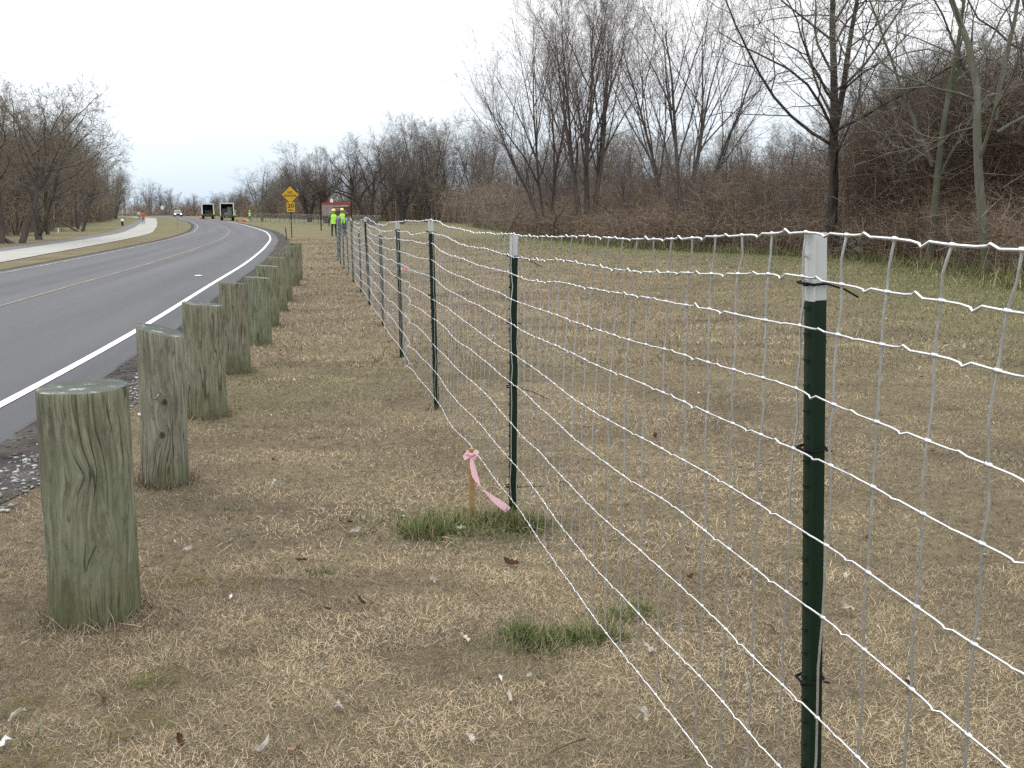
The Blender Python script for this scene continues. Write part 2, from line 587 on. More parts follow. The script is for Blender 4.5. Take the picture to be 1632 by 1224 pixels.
def road_x(y):
    return np.interp(y, _ys, _rx)


def road_off(x, y):
    """distance to the right of the right-hand edge line"""
    s = np.gradient(_rx, 0.5)
    return (x - road_x(y)) / np.sqrt(1 + np.interp(y, _ys, s) ** 2)


def strip(name, line, offs, zs, ymin, ymax, mat, jag=0.0, skirt=False, step=1.0, kind='structure'):
    """ribbon along a ground line; offs are distances to the left of the line"""
    ys = np.concatenate([np.arange(ymin, min(ymax, 60), step), np.arange(max(60, ymin), ymax + 1, 3.0)])
    ys = np.unique(ys)
    xs = np.interp(ys, _ys, line)
    dx = np.gradient(xs, ys)
    n = np.stack([-1 / np.sqrt(1 + dx * dx), dx / np.sqrt(1 + dx * dx)], 1)
    s = np.concatenate([[0], np.cumsum(np.hypot(np.diff(xs), np.diff(ys)))])
    V, U = [], []
    rng = np.random.RandomState(5)
    for k, (o, z) in enumerate(zip(offs, zs)):
        oo = np.full(len(ys), o, float)
        if jag and k in (0,):
            oo += (vnoise(ys, ys * 0, 0.7) - 0.5) * jag + (vnoise(ys, ys * 0 + 9, 3.1) - 0.5) * jag
        p = np.stack([xs, ys], 1) + n * oo[:, None]
        V.append(np.column_stack([p, hz(p[:, 1]) + z]))
        U.append(np.column_stack([oo, s]))
    N = len(ys)
    F = []
    for k in range(len(offs) - 1):
        i = np.arange(N - 1)
        F.append(np.column_stack([k * N + i, k * N + i + 1, (k + 1) * N + i + 1, (k + 1) * N + i]))
    me = np_mesh(name, np.concatenate(V), F, [mat], True, uv=np.concatenate(U))
    o = link(name, me)
    return tag(o, kind=kind)


road = strip('road', _rx, [-0.50, -0.42, 1.5, 3.0, 4.5, 6.1, 6.2], [-0.02, 0.028, 0.03, 0.03, 0.03, 0.028, -0.02],
             -40, 420, M['asphalt'], 0.10)
strip('edge_line', _rx, [-0.046, 0.046], [0.036, 0.036], -40, 330, M['white_paint'])
strip('centre_line', _rx, [2.84, 2.92], [0.036, 0.036], -40, 330, M['yellow_paint'])
strip('far_edge_line', _rx, [5.72, 5.82], [0.036, 0.036], -40, 330, M['old_white'])
strip('gravel_verge', _rx, [-1.02, -0.44], [0.005, 0.012], -40, 160, M['gravel'], 0.35, step=0.25)
strip('far_gravel_verge', _rx, [6.12, 6.5], [0.012, 0.005], -20, 200, M['gravel'])
strip('path', _px, [-1.15, 1.15], [0.02, 0.02], -20, 260, M['path'])
strip('path_shoulder', _px, [1.17, 2.3], [0.014, 0.014], -20, 260, M['path_edge'])

# wood edge on the right-hand side of the lawn (x, y)
WE = np.array([(12.6, -6), (12.4, 10), (12.3, 20), (12.4, 25), (13.2, 31), (12.0, 36.5), (8.7, 40.8), (6.6, 44.5), (4.6, 52.5), (2.2, 66), (-1.5, 100),
               (-4, 118), (-8, 150), (-22, 178), (-42, 205), (-70, 255), (-100, 320)])
WL = np.array([(-27, 5), (-29, 40), (-33.5, 62), (-36.5, 73), (-41, 88), (-48, 108), (-57, 132), (-69, 168), (-90, 228), (-124, 320)])


def dist_poly(x, y, P):
    x = np.asarray(x, float)
    y = np.asarray(y, float)
    d = np.full(x.shape, 1e9)
    for (ax, ay), (bx, by) in zip(P[:-1], P[1:]):
        vx, vy = bx - ax, by - ay
        t = np.clip(((x - ax) * vx + (y - ay) * vy) / (vx * vx + vy * vy), 0, 1)
        d = np.minimum(d, np.hypot(x - ax - t * vx, y - ay - t * vy))
    return d


def green_amount(x, y):
    d = dist_poly(x, y, WE)
    g = np.exp(-(np.maximum(d - 1.2, 0) / 5.6) ** 2) * 1.0
    g = np.maximum(g, np.clip((y - 55) / 60, 0, 0.7))
    ro = road_off(x, y)
    g = np.maximum(g, np.where(ro < -6, np.clip(0.55 * (vnoise(x, y, 9, 1) * 1.6 - 0.2), 0, .8), 0))
    g = np.maximum(g, np.clip((fbm(x, y, 5.0, 2) - 0.58) * 3, 0, 0.4))
    return np.clip(g, 0, 1)


gx = np.unique(np.concatenate([np.arange(-60, 40.1, 1.0), -np.geomspace(60, 2500, 26), np.geomspace(40, 2500, 26)]))
gy = np.unique(np.concatenate([np.arange(-30, 60, 1.0), np.arange(60, 330, 5.0), np.geomspace(330, 3500, 22), -np.geomspace(30, 1500, 12), KNY[1:-1]]))
GX, GY = np.meshgrid(gx, gy)
gv = np.column_stack([GX.ravel(), GY.ravel(), hz(GY.ravel())])
nx_, ny_ = len(gx), len(gy)
ii = (np.arange(ny_ - 1)[:, None] * nx_ + np.arange(nx_ - 1)[None, :]).ravel()
gc = green_amount(gv[:, 0], gv[:, 1])
ground = link('ground', np_mesh('ground', gv, [np.column_stack([ii, ii + 1, ii + nx_ + 1, ii + nx_])], [M['lawn']], True,
                                col=np.column_stack([gc, gc, gc, np.ones_like(gc)])))
tag(ground, kind='structure')


# ------------------------------------------------------------------ dead grass blades (one mass)
def blades(n, sampler, lo, hi, wid, tilt, rng, colf, nseg):
    x, y = sampler(n)
    n = len(x)
    az = rng.rand(n) * 2 * np.pi
    tl = np.radians(tilt[0] + (tilt[1] - tilt[0]) * rng.rand(n))
    ln = lo + (hi - lo) * rng.rand(n) ** 1.5
    w = wid * (0.6 + 0.8 * rng.rand(n)) / 2
    d = np.column_stack([np.cos(az) * np.sin(tl), np.sin(az) * np.sin(tl), np.cos(tl)])
    sd_ = np.column_stack([-np.sin(az), np.cos(az), (rng.rand(n) - .5) * 1.2])
    sd_ /= np.linalg.norm(sd_, axis=1)[:, None]
    p0 = np.column_stack([x, y, hz(y) - 0.002])
    c = colf(x, y, rng)
    if nseg == 1:
        V = np.stack([p0 - sd_ * w[:, None], p0 + sd_ * w[:, None], p0 + d * ln[:, None]], 1)
        F = [np.arange(3 * n).reshape(n, 3)]
        k = 3
    else:
        bend = tl + np.radians(rng.uniform(-12, 40, n))
        d2 = np.column_stack([np.cos(az) * np.sin(bend), np.sin(az) * np.sin(bend), np.cos(bend)])
        pm = p0 + d * (ln * .5)[:, None]
        pt = pm + d2 * (ln * .5)[:, None]
        pt[:, 2] = np.maximum(pt[:, 2], hz(y) + 0.003)
        V = np.stack([p0 - sd_ * w[:, None], p0 + sd_ * w[:, None], pm + sd_ * (w * .8)[:, None], pm - sd_ * (w * .8)[:, None], pt], 1)
        b = np.arange(n)[:, None] * 5
        F = [b + np.array([[0, 1, 2, 3]]), b + np.array([[3, 2, 4]])]
        k = 5
    return V.reshape(-1, 3), F, np.repeat(c, k, 0)


PAL = np.array([(.378, .294, .182), (.32, .246, .152), (.437, .354, .236), (.222, .172, .12), (.104, .083, .067), (.26, .22, .172), (.47, .40, .305)])


MOSS = [(-1.42, 4.02, .13), (-1.19, 3.12, .12), (-1.16, 2.83, .12), (-1.52, 2.95, .10), (-1.12, 4.0, .07), (-1.35, 2.62, .12), (-1.0, 3.35, .06)]     # dull yellow moss cushions


def straw_col(x, y, rng):
    n = len(x)
    patch = fbm(x, y, 0.85, 0) * 0.6 + fbm(x * 0.6, y * 1.6, 0.35, 1) * 0.4
    tone = np.clip((patch - 0.40) / 0.17, 0, 1)
    wts_dark = np.array([.10, .20, .05, .25, .24, .12, .04])
    wts_light = np.array([.36, .22, .22, .08, .02, .04, .06])
    r = rng.rand(n)
    cd = np.searchsorted(np.cumsum(wts_dark), r).clip(0, 6)
    cl = np.searchsorted(np.cumsum(wts_light), r).clip(0, 6)
    c = np.where((rng.rand(n) < tone)[:, None], PAL[cl], PAL[cd])
    c = c * rng.uniform(0.8, 1.2, n)[:, None] * (0.78 + 0.34 * np.clip((fbm(x + 7, y * 1.3, 0.3, 3) - .3) / .4, 0, 1))[:, None]
    c = c * (0.80 + 0.36 * np.clip((fbm(x, y, 2.6, 3) - .3) / .4, 0, 1))[:, None]
    c = c * (0.68 + 0.40 * np.clip((fbm(x * .8, y * 1.5, 0.55, 2) - .36) / .16, 0, 1))[:, None]
    for (mx, my, mr) in MOSS:
        hit = (np.hypot(x - mx, (y - my) * 1.3) < mr * (0.5 + fbm(x, y, .12, 1))) & (rng.rand(n) < .65)
        c = np.where(hit[:, None], np.array([.17, .145, .045]) * rng.uniform(.6, 1.2, n)[:, None], c)
    g = green_amount(x, y)
    gi = rng.rand(n) < g * 0.85
    gcol = np.array([.125, .135, .055]) * rng.uniform(.7, 1.4, n)[:, None]
    c = np.where(gi[:, None], gcol, c)
    return np.column_stack([c, np.ones(n)])


def frustum_sampler(y0, y1, rng, hw=0.56, wood=0.0):
    def f(n):
        u = rng.rand(n)
        y = np.sqrt(y0 * y0 + (y1 * y1 - y0 * y0) * u)
        x = (rng.rand(n) * 2 - 1) * (hw * y + 0.5)
        ok = (road_off(x, y) > 0.88 + 0.3 * rng.rand(n))
        ok &= (x < np.interp(y, WE[:, 1], WE[:, 0]) + 1.5)
        ok &= rng.rand(n) < .72 + .4 * np.clip((fbm(x * .8, y * 1.5, 0.55, 2) - .36) / .16, 0, 1)
        return x[ok], y[ok]
    return f


rng = np.random.RandomState(11)
VV, FF, CC = [], [[], []], []
off = 0
for (n, y0, y1, lo, hi, w, tilt, ns) in (
        (75000, 1.0, 4.2, .018, .060, .0015, (40, 89), 2),
        (330000, 1.0, 4.4, .008, .034, .0019, (50, 92), 1),
        (80000, 4.0, 10.5, .02, .062, .0028, (40, 87), 2),
        (250000, 4.0, 10.8, .012, .042, .0034, (45, 90), 1),
        (170000, 10, 26, .03, .08, .009, (25, 80), 1),
        (110000, 25, 62, .04, .10, .022, (20, 75), 1)):
    V, F, C = blades(n, frustum_sampler(y0, y1, rng), lo, hi, w, tilt, rng, straw_col, ns)
    VV.append(V)
    CC.append(C)
    for f in F: FF[f.shape[1] - 3].append(f + off)
    off += len(V)


# taller dry fringe along the wood edge
def fringe_sampler(n):
    t = rng.rand(n) ** 1.3 * 0.72
    idx = 1 + t * (len(WE) - 3)
    i = np.floor(idx).astype(int)
    fr = (idx - i)[:, None]
    p = WE[i] * (1 - fr) + WE[i + 1] * fr
    return p[:, 0] + rng.randn(n) * 0.7 - 0.2 + (vnoise(p[:, 1], p[:, 0], 1.2) - .5) * 1.6, p[:, 1] + rng.randn(n) * 0.7


V, F, C = blades(26000, fringe_sampler, .12, .55, .016, (5, 60), rng, straw_col, 2)
VV.append(V)
CC.append(C)
for f in F: FF[f.shape[1] - 3].append(f + off)
off += len(V)
dg = link('dead_grass', np_mesh('dead_grass', np.concatenate(VV), [np.concatenate(f) for f in FF if f], [M['blade']], False, col=np.concatenate(CC)))
tag(dg, 'short dead straw coloured grass covering the lawn', 'grass', kind='stuff')
#PART2
# ------------------------------------------------------------------ pebbles on the verge
def ico():
    bm = bmesh.new()
    bmesh.ops.create_icosphere(bm, subdivisions=1, radius=1.0)
    v = np.array([p.co[:] for p in bm.verts])
    f = np.array([[q.index for q in p.verts] for p in bm.faces])
    bm.free()
    return v, f


IV, IF = ico()


def scatter_stones(name, x, y, size, cols, rng, z0=0.008):
    n = len(x)
    V = IV[None] * (1 + 0.35 * (rng.rand(n, len(IV), 1) - .5))
    sc = np.column_stack([size * rng.uniform(.7, 1.4, n), size * rng.uniform(.7, 1.4, n), size * rng.uniform(.3, .7, n)])
    V = V * sc[:, None, :]
    a = rng.rand(n) * 6.28
    ca, sa = np.cos(a)[:, None], np.sin(a)[:, None]
    X = V[:, :, 0] * ca - V[:, :, 1] * sa + x[:, None]
    Y = V[:, :, 0] * sa + V[:, :, 1] * ca + y[:, None]
    ZZ = V[:, :, 2] + (hz(y) + z0 + sc[:, 2] * .5)[:, None]
    F = IF[None] + (np.arange(n) * len(IV))[:, None, None]
    c = np.repeat(np.column_stack([cols, np.ones(n)]), len(IV), 0)
    return np_mesh(name, np.stack([X, Y, ZZ], 2).reshape(-1, 3), [F.reshape(-1, 3)], [M['stone']], False, col=c)


rng = np.random.RandomState(4)
n = 5200
py = 3.0 + 22 * rng.rand(n) ** 1.5
po = 0.45 + 0.62 * rng.rand(n)
px_ = road_x(py) + po * 1.01
g = np.where(po < 0.70, 0.05, 0.22)[:, None] * rng.uniform(.4, 1.9, (n, 1)) * np.array([[1, .98, .94]])
st = link('pebbles', scatter_stones('pebbles', px_, py, 0.006 + 0.013 * rng.rand(n) ** 2, g, rng))
tag(st, 'dark and pale pebbles strewn along the asphalt edge', 'gravel', kind='stuff')

# ------------------------------------------------------------------ wire fence on steel posts
FP = [  # x, y, height of post, height of top wire, sideways lean
    (0.672, 2.053, 1.512, 1.517, -0.046), (-0.01, 4.96, 1.448, 1.452, 0.004), (-0.62, 7.84, 1.505, 1.508, -0.018), (-1.22, 10.76, 1.462, 1.468, -0.012),
    (-1.81, 13.82, 1.335, 1.412, -0.01), (-2.44, 16.96, 1.488, 1.492, -0.03), (-3.02, 19.84, 1.275, 1.352, -0.01), (-3.63, 22.76, 1.44, 1.445, -0.012),
    (-4.24, 25.84, 1.43, 1.44, -0.02), (-4.80, 28.5, 1.40, 1.41, 0.0), (-5.32, 31.0, 1.44, 1.45, -0.01), (-5.78, 33.24, 1.42, 1.43, -0.02),
    (-6.26, 36.2, 1.42, 1.43, 0.01), (-6.76, 39.2, 1.45, 1.46, 0.0), (-7.26, 42.2, 1.41, 1.42, -0.02), (-7.76, 45.2, 1.44, 1.44, 0.01),
    (-8.26, 48.2, 1.43, 1.43, 0.0), (-8.76, 51.2, 1.40, 1.40, 0.0), (-9.26, 54.2, 1.43, 1.43, 0.0), (-9.76, 57.2, 1.44, 1.44, 0.0), (-10.26, 60.2, 1.43, 1.43, 0.0)]


def steel_post(x, y, h, lean, heading, detail, label, group, ties=(), tip_len=.138):
    r = empty('fence_post', (x, y, float(hz(y))), (0, 0, 0), label, 'fence post', group)
    # T section: flange towards the road, stem towards the field
    r.rotation_mode = 'XYZ'
    r.rotation_euler = (0, lean, heading)
    sec = [(-.0025, -.018), (.0025, -.018), (.0025, -.0035), (.036, -.0025), (.036, .0025), (.0025, .0035), (.0025, .018), (-.0025, .018), (-.0045, .006), (-.0045, -.006)]
    tip = tip_len
    mb = MB().loft([[(a, b, z) for a, b in sec] for z in (-0.25, h - tip)])
    mb.build('post', M['post_green'], r)
    mb = MB().loft([[(a, b, z) for a, b in sec] for z in (h - tip + .0005, h)])
    mb.build('painted_tip', M['post_white'], r)
    if detail:
        me = None
        k = 0
        z = h - 0.045
        while z > 0.04:
            if me is None:
                s = MB().loft([[(-.0042, -.007, -.005), (-.0042, .007, -.005), (-.0042, .007, .005), (-.0042, -.007, .005)],
                               [(-.011, -.005, .000), (-.011, .005, .000), (-.011, .005, .005), (-.011, -.005, .005)]])
                o = s.build('stud', M['post_green'], r)
                me = o.data
                mw = me.copy()
                mw.materials[0] = M['post_white']
                o.data = mw
            else:
                o = link('stud', me if z < h - tip else mw, r)
            o.location = (0, 0, z)
            z -= 0.054
            k += 1
    for (tz, tl, droop) in ties:
        mb = MB()
        ring = [(-.018, -.018, tz), (-.018, .016, tz + .002), (.0, .021, tz + .004), (.037, .006, tz + .002), (.038, -.006, tz - .002), (.0, -.021, tz - .002), (-.018, -.018, tz)]
        mb.tube(ring, .0031, 6, False)
        mb.box((-.019, -.020, tz), (.009, .009, .007))
        mb.tube([(.030, -.018, tz - .003), (.036 + tl * .5, -.022, tz - .003 - droop * .4), (.036 + tl, -.026, tz - .003 - droop)], .0021, 5)
        mb.build('cable_tie', M['tie'], r)
    return r


WD = np.array([0, .095, .187, .312, .437, .590, .742, .940, 1.140, 1.340])
TW = np.array([f[3] for f in FP])
for i, (x, y, h, tw, ln) in enumerate(FP):
    a, b = FP[max(i - 1, 0)], FP[min(i + 1, len(FP) - 1)]
    ax_ = a[0] if a is not FP[0] else 0.61
    heading = math.atan2(b[1] - a[1], b[0] - ax_) - math.pi / 2
    ties = ()
    if i == 0: ties = ((h - WD[1] - .006, .058, .030), (h - WD[4] - .012, .004, 0), (h - WD[7] - .03, .004, 0))
    if i == 1: ties = ((h - WD[1] - .01, .11, .05), (h - WD[4], .015, 0), (h - WD[6] - .02, .15, .06), (h - WD[9] + .06, .14, .0))
    if i in (2, 3, 4): ties = ((h - WD[1], .04, .02), (h - WD[5], .10, .01))
    names = ['dark green steel post with white tip nearest the camera, on the right',
             'dark green steel fence post with white tip beside the pink ribboned stake',
             'third steel fence post from the camera, tall, behind the ribboned stake',
             'fourth steel fence post from the camera, white tip on dark green',
             'fifth steel fence post from the camera, lower than the top wire',
             'sixth steel fence post from the camera, at a peak of the top wire',
             'seventh steel fence post from the camera, short, below a dip in the wire',
             'eighth steel fence post from the camera, pale behind the mesh']
    ordn = 'ninth tenth eleventh twelfth thirteenth fourteenth fifteenth sixteenth seventeenth eighteenth nineteenth twentieth'.split()
    lab = names[i] if i < len(names) else ('last steel fence post, at the far end by the workers' if i == len(FP) - 1 else 'distant steel fence post, %s from the camera' % ordn[i - 8])
    steel_post(x, y, h, ln, heading, i < 3, lab, 'steel posts of the wire fence', ties, .138 if i == 0 else (.110 if i < 3 else (.08 if i < 6 else .06)))

fence = empty('wire_fence', (0, 0, 0), (0, 0, 0), 'new galvanised woven wire fence running along the lawn to the workers', 'fence')
ky = np.array([-1.0, 2.053] + [f[1] for f in FP[1:]])
kx = np.array([1.25, 0.6025] + [f[0] for f in FP[1:]])
kt = np.array([1.50] + list(TW))
SP = 0.152
# stations of the stay wires along the fence
fine_y = np.linspace(-0.9, 60.2, 6000)
fine_x = np.interp(fine_y, ky, kx)
fs = np.concatenate([[0], np.cumsum(np.hypot(np.diff(fine_x), np.diff(fine_y)))])
s1 = np.interp(2.053, fine_y, fs) + 0.142
stations = np.arange(s1 % SP, fs[-1], SP)
rng = np.random.RandomState(8)


RACK = [-.052, -.022, -.007, 0, .003, .004, 0, -.003, -.006, -.01]


def fence_pt(s, w):
    """point of line wire w at arc length s"""
    y = np.interp(s, fs, fine_y)
    k = np.clip(np.searchsorted(ky, y) - 1, 0, len(ky) - 2)
    s = s + RACK[w] * (.15 + np.abs(np.sin(np.pi * np.clip((y - ky[k]) / (ky[k + 1] - ky[k]), 0, 1))))
    y = np.interp(s, fs, fine_y)
    x = np.interp(s, fs, fine_x)
    k = np.clip(np.searchsorted(ky, y) - 1, 0, len(ky) - 2)
    t = (y - ky[k]) / (ky[k + 1] - ky[k])
    te = t * t * (3 - 2 * t) * .5 + t * .5
    top = kt[k] * (1 - te) + kt[k + 1] * te - 0.018 * 4 * t * (1 - t) * (1 - w / 14)
    z = top - WD[w] * (top - 0.13) / 1.335
    z = z + (vnoise(s, s * 0 + w * 7.3, 0.8) - .5) * 0.030 + (vnoise(s, s * 0 + w * 3.1 + 50, 0.31) - .5) * 0.011
    span = np.sin(np.pi * np.clip(t, 0, 1))
    z = z + span * (vnoise(s, s * 0 + w * 1.7 + 90, 0.6, 1) - .5) * 0.034 * np.clip((y - 4) / 4, 0, 1)
    side = 0.013 + span * (vnoise(s, s * 0 + 3 + w * .25, 1.1, 2) - .3) * 0.05
    # the splice between third and fourth post: a slack fold
    fold = np.exp(-((y - 9.25) / 0.16) ** 2) * (0.4 + 0.12 * w if w > 2 else 0.1)
    fold2 = np.exp(-((y - 12.6) / 0.09) ** 2) * (0.5 if w > 4 else 0.0)
    side = side + 0.05 * fold + 0.04 * fold2
    z = z - 0.02 * fold * np.sin((y - 9.25) / 0.08) - 0.012 * fold2
    return np.stack([x - 0.978 * side, y - 0.208 * side, z], -1)


def sweep(P, r, sides, ref=(0.3, 0.1, 0.95)):
    """tube along P (N,3), radius r"""
    T = np.gradient(P, axis=0)
    T /= np.linalg.norm(T, axis=1)[:, None]
    A = np.cross(T, np.asarray(ref)[None])
    A /= np.linalg.norm(A, axis=1)[:, None]
    B = np.cross(T, A)
    ang = np.arange(sides) * 2 * np.pi / sides
    V = P[:, None] + r * (A[:, None] * np.cos(ang)[None, :, None] + B[:, None] * np.sin(ang)[None, :, None])
    n = len(P)
    i = np.arange(n - 1)[:, None] * sides
    j = np.arange(sides)[None]
    k = (j + 1) % sides
    F = np.stack([i + j, i + k, i + sides + k, i + sides + j], -1).reshape(-1, 4)
    return V.reshape(-1, 3), F


near_n = int(np.searchsorted(stations, fs[-1] * 0.36))
BT = np.array([0, .30, .40, .49, .56, .72])
BZ = np.array([0, -.12, -.22, 1.0, .35, .05])
for w in range(10):
    ss, dz_, dl = [], [], []
    amp = 0.0085 if w < 3 else (0.006 if w < 5 else 0.0035)
    for i in range(len(stations) - 1):
        a, b = stations[i], stations[i + 1]
        if i < near_n:
            sg = 1 if (i + w * 3 // 2) % 2 else -1
            j = rng.uniform(-.1, .1)
            kk = rng.uniform(.55, 1.15) if w < 2 else rng.choice([.15, .5, .8, 1.1])
            for t, q in zip(BT, BZ):
                ss.append(a + (t + (j if t else 0)) * (b - a))
                dz_.append(sg * amp * q * kk)
                dl.append(0.004 * q)
        else:
            ss += [a, a + .5 * (b - a)]
            dz_ += [0, 0.006 if (i + w) % 2 else -0.006]
            dl += [0, 0]
    ss = np.array(ss)
    P = fence_pt(ss, w)
    P[:, 2] += dz_
    P[:, 0] -= dl
    nn = near_n * 6
    rad = 0.0027 if w == 0 else (0.0024 if w < 3 else 0.0022)
    V1, F1 = sweep(P[:nn + 1], rad, 6)
    V2, F2 = sweep(P[nn:], 0.0017, 3)
    link('line_wire', np_mesh('line_wire', np.concatenate([V1, V2]), [F1, F2 + len(V1)], [M['wire']]), fence)
# stay wires: the nearest three hundred singly, the rest as one part
VF, FFr, o_ = [], [], 0
for i, s in enumerate(stations):
    pts = np.concatenate([fence_pt(np.array([s]), w) for w in range(10)])
    if i < 300:
        q = [pts[0] + [0, 0, .004]]
        bul = rng.uniform(-.007, .007, 9)
        for w in range(9):
            mid = (pts[w] + pts[w + 1]) / 2
            mid[0] += bul[w] * .98
            mid[1] += bul[w] * .2 + rng.uniform(-.003, .003)
            q += [pts[w], mid]
        q += [pts[9], pts[9] - [0, 0, .006]]
        V, F = sweep(np.array(q), (0.0025 if i < 40 else 0.0018) if i < near_n else 0.0011, 5 if i < 60 else 3, (1, .3, .1))
        link('stay_wire', np_mesh('stay_wire', V, [F], [M['wire']]), fence)
    else:
        V, F = sweep(pts[[0, 3, 6, 9]], 0.0012, 3, (1, .3, .1))
        VF.append(V)
        FFr.append(F + o_)
        o_ += len(V)
sw = link('stay_wires', np_mesh('stay_wires', np.concatenate(VF), [np.concatenate(FFr)], [M['wire']]), fence)
sw['kind'] = 'stuff'
VF, FFr, o_ = [], [], 0
for i, s in enumerate(stations[:near_n]):
    for w in range(10):
        p = fence_pt(np.array([s]), w)[0]
        q = fence_pt(np.array([s + .01]), w)[0]
        t = (q - p) / np.linalg.norm(q - p)
        P = np.array([p - t * .0085, p - t * .006, p, p + t * .006, p + t * .0085])
        V, F = sweep(P, 1.0, 6)
        rr = np.array([.002, .0042, .0050, .0042, .002])
        V = P.repeat(6, 0) + (V - P.repeat(6, 0)) * rr.repeat(6)[:, None]
        VF.append(V)
        FFr.append(F + o_)
        o_ += len(V)
kn = link('wire_knots', np_mesh('wire_knots', np.concatenate(VF), [np.concatenate(FFr)], [M['wire']]), fence)
kn['kind'] = 'stuff'

# second fence run far behind the sign board
ff = empty('wire_fence', (0, 0, 0), (0, 0, 0), 'far run of pale wire fence behind the yellow sign and the board', 'fence')
FA, FB = np.array([-12.5, 96.0]), np.array([-46.0, 176.0])
nf = 28
for i in range(nf):
    t = i / (nf - 1)
    x, y = FA * (1 - t) + FB * t
    x += 2.2 * math.sin(math.pi * t)
    r = empty('fence_post', (x, y, float(hz(y))), (0, 0, 0.38), 'distant post of the far pale fence, number %d counting from the right' % (i + 1), 'fence post', 'posts of the far fence')
    MB().loft([[(a, b, z) for a, b in ((-.02, -.02), (.02, -.02), (.02, .02), (-.02, .02))] for z in (-.2, 1.22)]).build('post', M['post_green'], r)
    MB().loft([[(a, b, z) for a, b in ((-.021, -.021), (.021, -.021), (.021, .021), (-.021, .021))] for z in (1.223, 1.38)]).build('painted_tip', M['post_white'], r)
tt = np.linspace(0, 1, 620)
fx_ = FA[0] * (1 - tt) + FB[0] * tt + 2.2 * np.sin(np.pi * tt) - .03
fy_ = FA[1] * (1 - tt) + FB[1] * tt - .03
for w in range(10):
    P = np.column_stack([fx_, fy_, hz(fy_) + 1.36 - WD[w] * .94])[::6]
    V, F = sweep(P, .003, 3)
    link('line_wire', np_mesh('line_wire', V, [F], [M['wire']]), ff)
VF, FFr, o_ = [], [], 0
for i in range(len(tt)):
    P = np.array([[fx_[i], fy_[i], float(hz(fy_[i])) + z] for z in (.09, .7, 1.36)])
    V, F = sweep(P, .0022, 3, (1, .3, .1))
    VF.append(V)
    FFr.append(F + o_)
    o_ += len(V)
sw = link('stay_wires', np_mesh('stay_wires', np.concatenate(VF), [np.concatenate(FFr)], [M['wire']]), ff)
sw['kind'] = 'stuff'

# ------------------------------------------------------------------ wooden bollards
BO = [  # front foot x, y, radius, height, top slope x, top slope y, lean, tint, knots, label
    (-1.57, 3.56, .163, .905, .02, .02, .012, (.105, .112, .082), ((.02, .60, -.045), (-.05, .33, -.03)), 'thick green weathered wooden bollard nearest the camera'),
    (-1.98, 5.52, .128, .895, -.26, .02, .02, (.125, .128, .106), ((.01, .31, .022), (-.01, .50, .020)), 'grey wooden bollard with slanted top and a round knot, second from the camera'),
    (-2.33, 7.46, .150, .870, -.10, -.02, .012, (.112, .117, .088), (), 'wide grey green wooden bollard, third from the camera'),
    (-2.69, 9.60, .138, .880, -.05, -.05, .014, (.104, .106, .080), (), 'brownish wooden bollard, fourth from the camera'),
    (-3.00, 11.74, .146, .800, -.06, -.03, .01, (.098, .112, .082), (), 'short greenish wooden bollard, fifth from the camera'),
    (-3.38, 13.74, .155, .835, -.07, -.02, .02, (.105, .115, .078), (), 'mossy wooden bollard, sixth from the camera'),
    (-3.74, 15.88, .150, .860, -.05, -.02, .0, (.11, .112, .08), (), 'wooden bollard, seventh from the camera'),
    (-4.08, 17.84, .145, .850, .03, -.02, .01, (.10, .11, .075), (), 'wooden bollard, eighth from the camera'),
    (-4.74, 21.58, .150, .850, .0, -.02, .02, (.105, .11, .08), (), 'wooden bollard, ninth from the camera'),
    (-5.08, 23.52, .150, .860, -.02, -.02, .0, (.10, .102, .075), (), 'last wooden bollard of the row, closest to the yellow sign')]
rng = np.random.RandomState(21)
